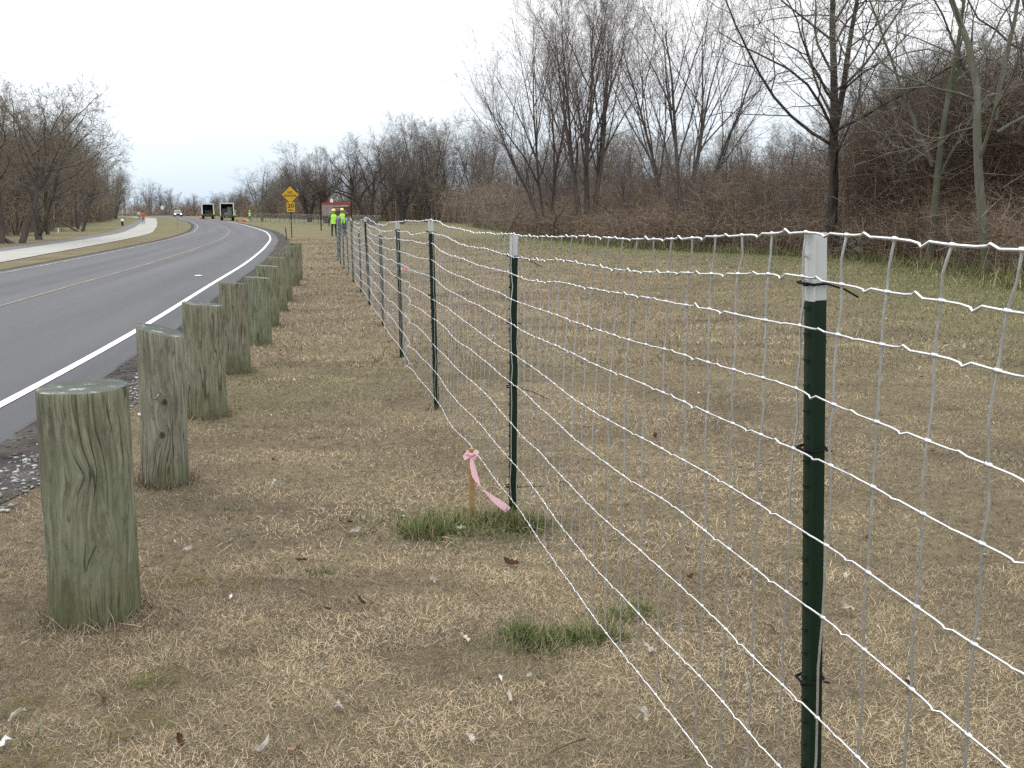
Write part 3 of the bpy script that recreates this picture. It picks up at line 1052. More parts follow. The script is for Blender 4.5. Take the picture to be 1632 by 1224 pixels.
for bi, (x, y, r, h, sx, sy, lean, tint, knots, lab) in enumerate(BO):
    dd = math.hypot(x, y)
    x, y = x * (1 + r / dd), y * (1 + r / dd)
    root = empty('bollard', (x, y, 0), (0, lean, 0), lab, 'bollard', 'wooden bollards along the road')
    nA, nZ = 56, 26
    fa = math.atan2(-x, -y)          # angle whose direction faces the camera
    A = np.linspace(-math.pi, math.pi, nA + 1)
    V, U = [], []
    for k in range(nZ + 1):
        t = k / (nZ - 1) * .988 if k < nZ else 1.0
        for a in A:
            aa = a if a < math.pi - 1e-6 else -math.pi
            ox, oy = math.sin(a + fa), math.cos(a + fa)
            zt = h + sx * ox * r + sy * oy * r
            z = -0.12 + (zt + 0.12) * t
            grain = float(vnoise(aa * r * 55, z * 2.2 + bi * 9, 1.0, bi % 4)) - .5
            lump = float(vnoise(math.cos(aa) * 2 + 5 + bi * 3, math.sin(aa) * 2 + z * 3.5, 1.0, (bi + 1) % 4)) - .5
            rr = r * (1 + .03 * (1 - t) + .045 * lump) + .0055 * grain
            if k == nZ: rr -= .003
            V.append((ox * rr, oy * rr, z))
            U.append((a * r, z))
    n1_ = nA + 1
    F = [(k * n1_ + j, k * n1_ + j + 1, (k + 1) * n1_ + j + 1, (k + 1) * n1_ + j) for k in range(nZ) for j in range(nA)]
    wm = post_wood('bollard_wood', tint, bi + 1, knots, .62 if bi in (0, 4, 5) else .38)
    me = np_mesh('log', np.array(V), [np.array(F)], [wm], True, uv=np.array(U))
    link('log', me, root)
    rim = [V[nZ * n1_ + j] for j in range(nA)]
    c = np.mean(np.array(rim), 0)
    tv = [tuple(p) for p in rim] + [tuple(np.array(p) * .5 + c * .5 + np.array((0, 0, .002 * math.sin(j * 1.7)))) for j, p in enumerate(rim)] + [tuple(c)]
    tf4 = [(j, (j + 1) % nA, nA + (j + 1) % nA, nA + j) for j in range(nA)]
    tf3 = [(nA + j, nA + (j + 1) % nA, 2 * nA) for j in range(nA)]
    link('top', np_mesh('top', np.array(tv), [np.array(tf4), np.array(tf3)], [M['end_grain']], False), root)
    if bi == 1:
        hk = MB().tube([(.02, -.128, .56), (.028, -.145, .548), (.018, -.150, .53), (.004, -.140, .52), (.0, -.128, .528)], .004, 6)
        o = hk.build('staple', M['rim'], root, True)
        MB().box((-.105, -.078, .42), (.02, .02, .012)).build('tag', M['white_plastic'], root, bevel=.002)

# ------------------------------------------------------------------ stake with pink ribbon
sx0, sy0 = -0.207, 4.93
stk = empty('survey_stake', (sx0, sy0, 0), (0, 0, .3), 'thin wooden survey stake standing in the green grass tuft', 'stake')
MB().loft([[(a * .0125, b * .0125, z) for a, b in ((-1, -1), (1, -1), (1, 1), (-1, 1))] for z in (-.1, .2, .372)]).build('stick', M['stake'], stk)


def ribbon_mesh(path, widths, wdir):
    V, F = [], []
    for p, w, d in zip(path, widths, wdir):
        d = Vector(d).normalized()
        V += [Vector(p) - d * w / 2, Vector(p), Vector(p) + d * w / 2]
    for i in range(len(path) - 1):
        F += [(3 * i, 3 * i + 1, 3 * i + 4, 3 * i + 3), (3 * i + 1, 3 * i + 2, 3 * i + 5, 3 * i + 4)]
    return MB().add(V, F)


rb = empty('ribbon', (sx0, sy0 - .016, .345), (0, 0, 0), 'pink plastic ribbon knotted on the stake, its tail blown to the right', 'ribbon')
tp, tw_, td = [], [], []
RK = [(0, .002, .0, .012, 0), (.18, .006, -.045, .026, .2), (.36, .020, -.098, .030, .5), (.52, .047, -.150, .012, 1.6), (.60, .064, -.172, .016, 2.5), (.78, .117, -.222, .032, 3.2), (.92, .165, -.262, .038, 3.5), (1.0, .188, -.285, .036, 3.6)]
RK = np.array(RK)
for i in range(26):
    t = i / 25
    q = [float(np.interp(t, RK[:, 0], RK[:, k])) for k in range(1, 5)]
    tp.append((q[0], -.012 - .025 * math.sin(t * 3), q[1] - .004))
    tw_.append(q[2])
    t2 = min(1, t + .05)
    tg = Vector((float(np.interp(t2, RK[:, 0], RK[:, 1])) - q[0] + 1e-4, 0, float(np.interp(t2, RK[:, 0], RK[:, 2])) - q[1] - 1e-4)).normalized()
    side = Vector((-tg.z, 0, tg.x))
    td.append((side.x * math.cos(q[3] - .3), math.sin(q[3] - .3) * .8, side.z * math.cos(q[3] - .3)))
ribbon_mesh(tp, tw_, td).build('tail', M['ribbon'], rb, True)
for s in (-1, 1):
    lp = [(s * .004, -.008, 0), (s * .022, -.016, .020), (s * .034, -.012, .006), (s * .026, -.02, -.014), (s * .004, -.012, -.004)]
    ribbon_mesh(lp, [.012, .026, .03, .026, .012], [(0.2, .3, 1), (.4, .5, 1), (.6, .8, .6), (.5, .5, .8), (0, .2, 1)]).build('bow_loop', M['ribbon'], rb, True)
MB().tube([(-.012, -.012, .004), (0, -.017, .002), (.012, -.012, -.002)], [.006, .011, .007], 8).build('knot', M['ribbon'], rb, True)


# ------------------------------------------------------------------ green tufts
def tuft(name, label, ellipses, n, seed, lo, hi):
    rng = np.random.RandomState(seed)
    def samp(k):
        X, Y = [], []
        per = k // len(ellipses)
        for (cx, cy, rx, ry) in ellipses:
            a = rng.rand(per) * 6.283
            q = 1.22 * rng.rand(per) ** .85 * (1 + .5 * (rng.rand(per) - .3) * np.sin(a * 5 + seed))
            X.append(cx + rx * q * np.cos(a))
            Y.append(cy + ry * q * np.sin(a))
        return np.concatenate(X), np.concatenate(Y)
    pal = np.array([(.085, .125, .04), (.12, .155, .058), (.06, .095, .03), (.17, .18, .08), (.27, .22, .13)])
    def colf(x, y, r):
        c = pal[r.choice(5, len(x), p=[.25, .22, .13, .14, .26])] * r.uniform(.75, 1.25, len(x))[:, None]
        return np.column_stack([c, np.ones(len(x))])
    ellipses = ellipses + [(cx, cy, rx * 1.9, ry * 1.9) for (cx, cy, rx, ry) in ellipses[:1]]
    V, F, C = blades(n, samp, lo, hi, .0032, (8, 74), rng, colf, 2)
    o = link(name, np_mesh(name, V, F, [M['blade']], False, col=C))
    tag(o, label, 'grass', kind='stuff')


# longer dry grass left standing round the feet of bollards and posts
rngf = np.random.RandomState(31)
feet = [(b[0] * (1 + b[2] / math.hypot(b[0], b[1])), b[1] * (1 + b[2] / math.hypot(b[0], b[1])), b[2] * 1.03, 420 if k < 4 else 200) for k, b in enumerate(BO)] + [(f[0], f[1], .03, 70) for f in FP[1:8]]


def foot_sampler(n):
    X, Y = [], []
    for (fx0, fy0, fr0, k) in feet:
        a = rngf.rand(k) * 6.283
        q = fr0 + np.abs(rngf.randn(k)) * .035
        X.append(fx0 + q * np.cos(a))
        Y.append(fy0 + q * np.sin(a))
    return np.concatenate(X), np.concatenate(Y)


V, F, C = blades(0, foot_sampler, .03, .12, .0030, (8, 70), rngf, straw_col, 2)
C[:, :3] *= .8
tag(link('foot_grass', np_mesh('foot_grass', V, F, [M['blade']], False, col=C)), 'longer dry grass standing round the feet of the bollards and posts', 'grass', kind='stuff')

tuft('grass_tuft', 'green grass patch around the foot of the ribboned stake', [(-.28, 4.80, .26, .13), (-.02, 4.86, .15, .11), (-.42, 4.68, .10, .08), (.08, 4.80, .07, .08)], 5200, 1, .04, .12)
tuft('grass_tuft', 'green grass patch in the bottom centre below the fence wire', [(.10, 3.42, .10, .07), (.22, 3.46, .10, .06), (.34, 3.48, .08, .05), (.045, 3.50, .06, .06)], 1500, 2, .04, .10)
tuft('grass_tuft', 'small green grass patch just right of the lowest fence wire', [(.42, 3.66, .09, .06), (.50, 3.72, .05, .05)], 420, 3, .03, .09)
tuft('grass_sprigs', 'faint green sprigs of grass in the dead turf left of the fence', [(cx, cy, .07, .05) for cx, cy in ((-.85, 4.15), (-1.45, 2.75), (-1.25, 3.1), (-1.5, 5.1), (-.6, 6.7), (-1.35, 6.8))], 360, 10, .02, .06)


# ------------------------------------------------------------------ leaf litter and scraps
def leaf_mesh(seed, mat):
    r = random.Random(seed)
    V, F = [], []
    n, m_ = 6, 4
    for i in range(n + 1):
        t = i / n
        w = math.sin(math.pi * min(1, t * .92 + .04)) ** .8 * (.36 + .06 * r.random())
        for j in range(m_ + 1):
            s = j / m_ * 2 - 1
            curl = .28 * s * s * (1 + .6 * r.uniform(-1, 1)) + .18 * math.sin(t * 4 + seed)
            V.append(((t - .5) * 1.0 + .07 * r.uniform(-1, 1) * abs(s), s * w * (.72 + .3 * math.cos(i * 2.6 + seed) * (1 if abs(s) > .9 else .3)), curl * .85 + .10))
    for i in range(n):
        for j in range(m_):
            a = i * (m_ + 1) + j
            F.append((a, a + 1, a + m_ + 2, a + m_ + 1))
    mb = MB().add(V, F)
    o = mb.build('dead_leaf', mat, None, True)
    me = o.data
    bpy.data.objects.remove(o)
    return me


leafm = [simple('pale_leaf', (.44, .40, .345), .85, .15, 0, .3, 3), simple('tan_leaf', (.28, .20, .125), .85, .15, 0, .35, 3),
         simple('brown_leaf', (.10, .052, .033), .85, .15, 0, .4, 3), simple('white_scrap', (.62, .61, .58), .7, .2, 0, .1, 12)]
LM = [[leaf_mesh(s + 10 * k, mm) for s in range(3)] for k, mm in enumerate(leafm)]
def zone(x, y):
    fx = np.interp(y, ky, kx)
    bx = np.interp(y, [b[1] for b in BO], [b[0] for b in BO])
    z_ = 'right of the wire fence' if x > fx else ('beside the bollards' if x < bx + .35 else 'between bollards and fence')
    return z_ + (' close to the camera' if y < 3.2 else (', farther off' if y > 5.5 else ''))


leaf_names = ['pale dry leaf lying on the dead grass', 'tan dry leaf lying on the dead grass', 'dark brown curled leaf lying on the dead grass', 'tiny white scrap lying on the dead grass']


def ground_xy(px, py):
    u, v = (px - 816) / FPX, (py - 612) / FPX
    t = EYE / (math.sin(PITCH) + v * math.cos(PITCH))
    return u * t, (math.cos(PITCH) - v * math.sin(PITCH)) * t


r = random.Random(77)
lit = [(565, 855, 0, .07), (365, 960, 3, .04), (738, 1025, 0, .055), (535, 1137, 0, .06), (812, 905, 2, .07), (1032, 1040, 0, .07), (1100, 928, 2, .05), (438, 776, 3, .045), (437, 808, 3, .03),
       (505, 686, 3, .04), (432, 666, 3, .03), (1350, 978, 0, .06), (1350, 928, 0, .05), (880, 1110, 1, .045), (815, 1117, 0, .05), (653, 1162, 3, .03), (575, 965, 2, .045), (30, 1150, 0, .07), (10, 1195, 3, .05),
       (285, 1190, 2, .045), (690, 930, 0, .05), (540, 1140, 3, .03), (735, 850, 0, .06), (280, 870, 3, .03), (300, 880, 0, .05), (420, 1205, 0, .06), (1225, 1010, 1, .06), (1450, 1100, 2, .05), (1310, 820, 1, .05),
       (1400, 660, 0, .05), (1170, 590, 0, .06), (1045, 700, 2, .07), (555, 690, 3, .03), (470, 610, 3, .04), (560, 970, 1, .05), (480, 900, 2, .05), (840, 1090, 0, .04), (750, 1190, 0, .05), (1020, 1150, 0, .055), (150, 1110, 1, .05)]
for (a, b, k, s) in lit:
    x, y = ground_xy(a, b)
    o = link('dead_leaf', LM[k][r.randrange(3)])
    o.location = (x, y, .014 + .008 * r.random())
    s *= .95
    o.scale = (s, s * r.uniform(.5, .9), s * r.uniform(.6, 1.3))
    o.rotation_euler = (r.uniform(-.7, .7), r.uniform(-.7, .7), r.uniform(0, 6.28))
    tag(o, leaf_names[k].replace('lying on the dead grass', zone(x, y)), 'leaf', leaf_names[k].split(' lying')[0] + ' litter ' + zone(x, y))
for k in range(110):
    y = 1.6 + 9 * r.random() ** 1.2
    x = r.uniform(-.5, .5) * y
    if road_off(x, y) < 1.1: continue
    kk = r.choice([0, 0, 1, 1, 2, 2, 3])
    o = link('dead_leaf', LM[kk][r.randrange(3)])
    s = r.uniform(.015, .04)
    o.location = (x, y, .010 + .008 * r.random())
    o.scale = (s, s, s * .8)
    o.rotation_euler = (r.uniform(-.5, .5), r.uniform(-.5, .5), r.uniform(0, 6.28))
    tag(o, leaf_names[kk].replace('lying on the dead grass', zone(x, y)), 'leaf', leaf_names[kk].split(' lying')[0] + ' litter ' + zone(x, y))
tw_m = [simple('fallen_twig_pale', (.40, .33, .23), .9, .1), simple('fallen_twig_dark', (.06, .048, .038), .9, .1)]
for k in range(60):
    y = 1.7 + 6 * r.random() ** 1.3
    x = r.uniform(-.5, .5) * y
    if road_off(x, y) < 1.1: continue
    a = r.uniform(0, 6.28)
    ln = r.uniform(.05, .16)
    p = Vector((x, y, .018))
    pts = [p]
    for q in range(3):
        a += r.uniform(-.35, .35)
        p = p + Vector((math.cos(a), math.sin(a), r.uniform(-.06, .1))) * ln / 3
        pts.append(p)
    pale = r.random() < .65
    o = MB().tube(pts, [.0022, .002, .0016, .001], 5).build('fallen_twig', tw_m[0 if pale else 1], None, True)
    tn = 'thin pale fallen twig ' if pale else 'thin dark fallen twig '
    tag(o, tn + zone(x, y), 'twig', tn + zone(x, y))
for (a, b, dx, dy, hh, mt, nm, lab, cat) in [
        (318, 442, .22, .12, .012, 'white_plastic', 'paper_scrap', 'white scrap lying in the near lane of the road', 'scrap'),
        (479, 436, .10, .08, .05, 'white_plastic', 'paper_scrap', 'small white scrap on the grass right of the far bollards', 'scrap')]:
    x, y = ground_xy(a, b)
    o = MB().add([(-dx / 2, -dy / 2, 0), (dx / 2, -dy / 3, hh), (dx / 2.4, dy / 2, 0), (-dx / 2.2, dy / 2.4, hh), (0, 0, hh * 1.6)], [(0, 1, 4), (1, 2, 4), (2, 3, 4), (3, 0, 4)]).build(nm, M[mt], None)
    o.location = (x, y, .04 if a == 318 else .02)
    tag(o, lab, cat)
x, y = ground_xy(640, 434)
fl = empty('marker_tag', (x, y, 0), (0, 0, .1), 'small pink and white marker tag on the lawn behind the fence', 'tag')
MB().tube([(0, 0, 0), (0, 0, .12)], .006, 6).build('wire', M['rim'], fl)
MB().box((-.06, 0, .09), (.15, .01, .06)).build('white_half', M['white_plastic'], fl)
MB().box((.10, 0, .09), (.15, .01, .06)).build('pink_half', simple('pink_card', (.7, .18, .28), .6), fl)
#PART3
# ------------------------------------------------------------------ bare trees
def grow(P, roots, seed):
    rnd = random.Random(seed)
    out = [[] for _ in range(7)]
    stack = [(Vector(q[0]), Vector(q[1]).normalized(), q[2], q[3], 0, q[4] if len(q) > 4 else P['tip'][0]) for q in roots]
    bends = [q[5] if len(q) > 5 else None for q in roots]
    top = len(P['n'])
    while stack:
        p, d, Ln, r_, lev, tipf = stack.pop()
        ns = P['seg'][lev]
        pts, rad, dirs = [p.copy()], [r_], [d.copy()]
        wig, up = P['wig'][lev], P['up'][lev]
        bend = bends[len(stack)] if lev == 0 else None     # only the earlier roots are still waiting
        for i in range(ns):
            d = Vector((d.x + rnd.gauss(0, wig) + (bend if bend and .38 < i / ns < .62 else 0), d.y + rnd.gauss(0, wig), d.z + rnd.gauss(0, wig) + up)).normalized()
            p = p + d * (Ln / ns)
            pts.append(p.copy())
            rad.append(r_ * (1 - (1 - tipf) * (i + 1) / ns))
            dirs.append(d.copy())
        out[lev].append((pts, rad))
        if lev < top:
            k = P['n'][lev]
            k = max(1, int(round(k * rnd.uniform(.75, 1.25))))
            az = rnd.uniform(0, 6.28)
            for c in range(k):
                t = P['t0'][lev] + (1 - P['t0'][lev]) * (c + rnd.random() * .8) / k
                t = min(t, .99)
                f = t * ns
                i = min(int(f), ns - 1)
                q = pts[i].lerp(pts[i + 1], f - i)
                dd = dirs[i + 1]
                az += 2.4 + rnd.uniform(-.5, .5)
                ref = Z if abs(dd.z) < .95 else Vector((1, 0, 0))
                a = dd.cross(ref).normalized()
                b = dd.cross(a)
                sd_ = a * math.cos(az) + b * math.sin(az)
                ang = math.radians(rnd.uniform(*P['ang'][lev]))
                nd = dd * math.cos(ang) + sd_ * math.sin(ang)
                rl = rad[i] * (1 - (f - i)) + rad[i + 1] * (f - i)
                ln = Ln * rnd.uniform(*P['len'][lev]) * (1 - P['fall'][lev] * t)
                stack.append((q, nd.normalized(), ln, max(P['rmin'], rl * rnd.uniform(*P['rr'][lev])), lev + 1, P['tip'][lev + 1]))
    return out


def tubes_np(branches, sides):
    V, F, o = [], [], 0
    groups = {}
    for pts, rad in branches: groups.setdefault(len(pts), []).append((pts, rad))
    for n, lst in groups.items():
        P = np.array([[q[:] for q in pts] for pts, _ in lst])
        R = np.array([rad for _, rad in lst])
        T = np.gradient(P, axis=1)
        T /= np.linalg.norm(T, axis=2)[..., None] + 1e-9
        mean = P[:, -1] - P[:, 0]
        ref = np.where((np.abs(mean[:, 2]) > .8 * np.linalg.norm(mean, axis=1))[:, None], np.array([[1., 0.2, 0]]), np.array([[0.1, 0, 1.]]))
        A = np.cross(T, ref[:, None, :])
        A /= np.linalg.norm(A, axis=2)[..., None] + 1e-9
        B = np.cross(T, A)
        ang = np.arange(sides) * 2 * np.pi / sides
        VV_ = P[:, :, None] + R[:, :, None, None] * (A[:, :, None] * np.cos(ang)[None, None, :, None] + B[:, :, None] * np.sin(ang)[None, None, :, None])
        m_ = len(lst)
        base = (np.arange(m_) * n * sides)[:, None, None]
        i = (np.arange(n - 1) * sides)[None, :, None]
        j = np.arange(sides)[None, None]
        k = (j + 1) % sides
        F.append((np.stack([base + i + j, base + i + k, base + i + sides + k, base + i + sides + j], -1).reshape(-1, 4)) + o)
        V.append(VV_.reshape(-1, 3))
        o += m_ * n * sides
    return np.concatenate(V), np.concatenate(F)


def ribbons_np(branches, rng):
    V, Q, T3, o = [], [], [], 0
    groups = {}
    for pts, rad in branches: groups.setdefault(len(pts), []).append((pts, rad))
    for n, lst in groups.items():
        P = np.array([[q[:] for q in pts] for pts, _ in lst])
        R = np.array([rad for _, rad in lst])
        D = P[:, -1] - P[:, 0]
        S = np.cross(D, rng.randn(len(lst), 3))
        S /= np.linalg.norm(S, axis=1)[:, None] + 1e-9
        m_ = len(lst)
        k = 2 * (n - 1) + 1
        W = np.zeros((m_, k, 3))
        for i in range(n - 1):
            W[:, 2 * i] = P[:, i] - S * R[:, i, None]
            W[:, 2 * i + 1] = P[:, i] + S * R[:, i, None]
        W[:, -1] = P[:, -1]
        b = np.arange(m_)[:, None] * k + o
        for i in range(n - 2):
            Q.append(b + np.array([[2 * i, 2 * i + 1, 2 * i + 3, 2 * i + 2]]))
        T3.append(b + np.array([[2 * (n - 2), 2 * (n - 2) + 1, 2 * (n - 2) + 2]]))
        V.append(W.reshape(-1, 3))
        o += m_ * k
    return np.concatenate(V), ([np.concatenate(Q)] if Q else []), np.concatenate(T3)


def tree_meshes(P, roots, seed, bark_m, twig_m):
    br = grow(P, roots, seed)
    rng = np.random.RandomState(seed)
    V, F = tubes_np(br[0], 9)
    Vs, Fs = [V], [F]
    o = len(V)
    if br[1]:
        V, F = tubes_np(br[1], 6)
        Vs.append(V)
        Fs.append(F + o)
    trunk = np_mesh('trunk', np.concatenate(Vs), [np.concatenate(Fs)], [bark_m])
    Vs, Qs, Ts, o = [], [], [], 0
    if br[2]:
        V, F = tubes_np(br[2], 4)
        Vs.append(V)
        Qs.append(F)
        o += len(V)
    rest = [b for lv in br[3:] for b in lv]
    if rest:
        V, Q, T3 = ribbons_np(rest, rng)
        Vs.append(V)
        Qs += [q + o for q in Q]
        Ts.append(T3 + o)
    fl_ = [np.concatenate(Qs)] + ([np.concatenate(Ts)] if Ts else [])
    crown = np_mesh('crown', np.concatenate(Vs), fl_, [twig_m])
    return trunk, crown


def norm_height(ms, h):
    zz = np.empty(len(ms[1].vertices) * 3, np.float32)
    ms[1].vertices.foreach_get('co', zz)
    k = h / float(np.percentile(zz[2::3], 99.7))
    for me in ms: me.transform(Matrix.Scale(k, 4))
    return ms


def plant(ms, x, y, rot, sc, label, group=None, name='bare_tree', cat='tree', z=-.05):
    t = empty(name, (x, y, float(hz(y)) + z), (0, 0, rot), label, cat, group)
    t.scale = (sc, sc, sc) if not isinstance(sc, tuple) else sc
    link('trunk', ms[0], t)
    link('crown', ms[1], t)
    return t


VASE = dict(n=[8, 8, 8, 8], seg=[9, 6, 4, 3, 2], wig=[.05, .075, .09, .12, .15], up=[.02, .07, .06, .05, .03], tip=[.18, .2, .3, .4, .4],
            t0=[.25, .22, .15, .15], ang=[(14, 32), (18, 42), (20, 50), (25, 55)], len=[(.5, .8), (.42, .66), (.4, .62), (.4, .65)], fall=[.35, .4, .4, .3],
            rr=[(.5, .7), (.42, .6), (.42, .6), (.5, .8)], rmin=.0056)
SPREAD = dict(n=[8, 8, 8, 7], seg=[6, 7, 5, 3, 2], wig=[.06, .13, .16, .18, .2], up=[.03, .035, .03, .02, .02], tip=[.45, .2, .3, .4, .4],
              t0=[.42, .25, .15, .1], ang=[(32, 62), (30, 60), (30, 62), (30, 65)], len=[(.8, 1.25), (.42, .68), (.38, .6), (.38, .65)], fall=[.25, .4, .4, .3],
              rr=[(.42, .6), (.4, .58), (.4, .6), (.5, .8)], rmin=.0055)
OPEN = dict(n=[11, 8, 6, 5], seg=[9, 9, 6, 4, 2], wig=[.05, .15, .19, .22, .25], up=[.01, .05, .03, .02, .02], tip=[.22, .2, .3, .4, .4],
            t0=[.26, .22, .15, .1], ang=[(32, 74), (28, 55), (30, 60), (30, 65)], len=[(.42, .85), (.4, .62), (.38, .6), (.38, .65)], fall=[.35, .35, .35, .3],
            rr=[(.26, .46), (.4, .6), (.42, .62), (.5, .8)], rmin=.004)
WOODS = dict(n=[12, 8, 7, 5], seg=[7, 5, 4, 3, 2], wig=[.06, .1, .14, .16, .18], up=[.03, .05, .05, .04, .03], tip=[.15, .2, .3, .4, .4],
             t0=[.12, .15, .1, .1], ang=[(20, 48), (25, 50), (25, 55), (30, 60)], len=[(.35, .62), (.42, .64), (.4, .62), (.4, .65)], fall=[.4, .4, .35, .3],
             rr=[(.34, .54), (.42, .6), (.42, .62), (.5, .8)], rmin=.0052)


def stems(n, h, r_, spread, rnd, x0=0.25):
    out = []
    for i in range(n):
        a = 6.28 * i / n + rnd.uniform(-.5, .5)
        s = spread * rnd.uniform(.35, 1.0)
        out.append(((math.cos(a) * x0 * rnd.random(), math.sin(a) * x0 * rnd.random(), 0), (math.cos(a) * s, math.sin(a) * s, 1), h * rnd.uniform(.78, 1.0), r_ * rnd.uniform(.6, 1.0)))
    return out


rd = random.Random(3)
# three big many-stemmed trees rising over the brush
v1 = tree_meshes(VASE, [((0, 0, 0), (.03, 0, 1), 15.0, .20), ((.3, .2, 0), (.20, .1, 1), 14.5, .16), ((-.3, 0, 0), (-.16, .1, 1), 14.5, .16), ((-.1, -.2, 0), (-.30, -.1, 1), 13, .14), ((.2, -.2, 0), (.10, -.12, 1), 14, .15), ((.1, .3, 0), (-.05, .16, 1), 14, .13)], 31, M['bark_mid'], M['twig_mid'])
v2 = tree_meshes(VASE, [((0, 0, 0), (.0, .05, 1), 14.5, .20), ((.35, 0, 0), (.17, 0, 1), 14.5, .17), ((.6, .1, 0), (.36, .1, 1), 13.5, .15), ((-.3, .1, 0), (-.24, 0, 1), 14, .16), ((.2, -.3, 0), (.06, -.2, 1), 14, .15), ((-.3, -.2, 0), (-.48, -.1, 1), 11, .11)], 32, M['bark_mid'], M['twig_mid'])
v3 = tree_meshes(VASE, [((0, 0, 0), (-.22, 0, 1), 14.0, .16), ((-.3, 0, 0), (-.38, .1, 1), 12.5, .13), ((.3, .1, 0), (-.08, .1, 1), 14.2, .16), ((.2, -.2, 0), (.14, -.1, 1), 13.0, .14)], 33, M['bark_mid'], M['twig_mid'])
for ms_, h_ in ((v1, 18.2), (v2, 17.6), (v3, 16.6)): norm_height(ms_, h_)
plant(v1, 4.6, 62, .2, 1.02, 'tall many stemmed bare tree in the middle, over the brush', name='tall_bare_tree')
plant(v2, 9.9, 60, .0, 1.0, 'broad many stemmed bare tree left of the dark trunk', name='tall_bare_tree')
plant(v3, 2.4, 68, .0, 1.03, 'tall bare tree with stems leaning left over the field', name='tall_bare_tree')
# dark single trunk and the pale slim ones at the edge of the wood
d1 = tree_meshes(dict(OPEN, n=[17, 9, 6, 5], t0=[.24, .2, .15, .1]), [((0, 0, 0), (-.06, 0, 1), 12.0, .215), ((-.19, 0, 3.3), (.10, .02, 1), 8.5, .14)], 41, M['bark_dark'], M['twig_dark'])
plant(d1, 11.62, 36.6, .0, 1.0, 'dark trunked bare tree forking above the brush, right of centre')
p1 = tree_meshes(OPEN, [((0, 0, 0), (-.04, 0, 1), 9.5, .118), ((-.12, 0, 3.0), (-.55, -.1, 1), 6.0, .07)], 42, M['bark_pale'], M['twig_pale'])
plant(p1, 12.72, 30.5, .0, 1.0, 'slim pale trunked bare tree at the wood edge, left of its twin')
p2 = tree_meshes(OPEN, [((0, 0, 0), (-.03, 0, 1), 10.6, .128, .3, -.16), ((-.13, 0, 3.9), (.10, .1, 1), 5.5, .07), ((-.05, 0, 3.6), (.8, .1, .5), 3.5, .045)], 43, M['bark_pale'], M['twig_pale'])
plant(p2, 12.22, 25.7, .0, 1.0, 'pale trunked bare tree leaning left at the far right')
d2 = tree_meshes(OPEN, [((0, 0, 0), (.0, 0, 1), 12, .24), ((.1, 0, 2), (.06, .05, 1), 10, .15)], 44, M['bark_dark'], M['twig_dark'])
plant(d2, 15.45, 30.2, .6, 1.0, 'thick dark vine hung tree cut by the right edge of the photo')
# spreading trees in the middle distance
s1 = tree_meshes(SPREAD, [((0, 0, 0), (-.38, 0, 1), 4.9, .30), ((.35, 0, 0), (.05, .2, 1), 5.4, .22), ((.6, -.1, 0), (.65, 0, 1), 4.6, .22)], 51, M['bark_dark'], M['twig_dark'])
s2 = tree_meshes(SPREAD, [((0, 0, 0), (.05, 0, 1), 4.6, .36), ((.3, .1, .2), (.3, .1, 1), 4.4, .22)], 52, M['bark_dark'], M['twig_dark'])
s3 = tree_meshes(SPREAD, [((0, 0, 0), (.08, .05, 1), 4.2, .15), ((-.1, 0, .3), (-.45, 0, 1), 3.6, .10)], 53, M['bark_mid'], M['twig_olive'])
s4 = tree_meshes(SPREAD, [((0, 0, 0), (.42, .05, 1), 3.9, .14), ((-.3, 0, 0), (-.9, 0, .55), 3.4, .09)], 54, M['bark_mid'], M['twig_olive'])
a1 = tree_meshes(OPEN, [((0, 0, 0), (0, 0, 1), 9.5, .22), ((.1, .05, .6), (.3, .1, 1), 8, .14), ((-.1, 0, .8), (-.35, .1, 1), 8, .14), ((0, .1, 1.2), (.12, -.2, 1), 8, .12)], 55, M['bark_pale'], M['twig_mid'])
for ms_ in (s1, s2, s3, s4, a1): norm_height(ms_, 10.0)
plant(s1, -19.2, 134.8, .0, 1.2, 'dark spreading three stemmed tree behind the brown board')
plant(s2, -15.4, 141, .3, (.92, .92, 1.08), 'compact dark tree just right of the three stemmed tree')
plant(a1, -42.3, 171, .2, 1.06, 'airy pale bare tree standing left of the yellow sign')
plant(s2, -27.5, 150, 2.0, 1.1, 'dark spreading tree behind the yellow sign')
plant(s1, -33.0, 165, 2.2, .95, 'dark tree between the airy pale tree and the yellow sign')
# trees on the left of the road
plant(s3, -26.6, 52.3, .2, .84, 'leftmost dark tree by the path, cut by the photo edge')
plant(s4, -25.75, 52.8, .25, .80, 'dark tree by the path leaning to the right')
plant(s3, -28.2, 60.0, 2.6, .95, 'taller tree behind the two dark trees on the left')
plant(s4, -37.2, 87.2, .0, .68, 'low tree with two stems forming a wide V beside the path')
plant(s3, -34.6, 75, 1.2, .68, 'greenish tree left of the wide V shaped tree')
plant(s3, -43.5, 101, 4.2, .70, 'tree just right of the wide V shaped tree')

# rows of woodland trees, copies of four kinds
def wood_scale(x, y, rd_):
    """crown tops follow the skyline of the wood"""
    px = 816 + FPX * x / y
    yt = np.interp(px, [0, 110, 160, 230, 250, 300, 330, 400, 450, 500, 600, 660, 760, 800, 1180, 1280, 1400, 1632],
                   [175, 200, 236, 290, 288, 308, 312, 298, 268, 232, 216, 188, 192, 210, 205, 195, 120, 20])
    return float(((340 - yt) * y / FPX + 1.55 - hz(y)) / 8.4 * rd_.uniform(.62, 1.06))


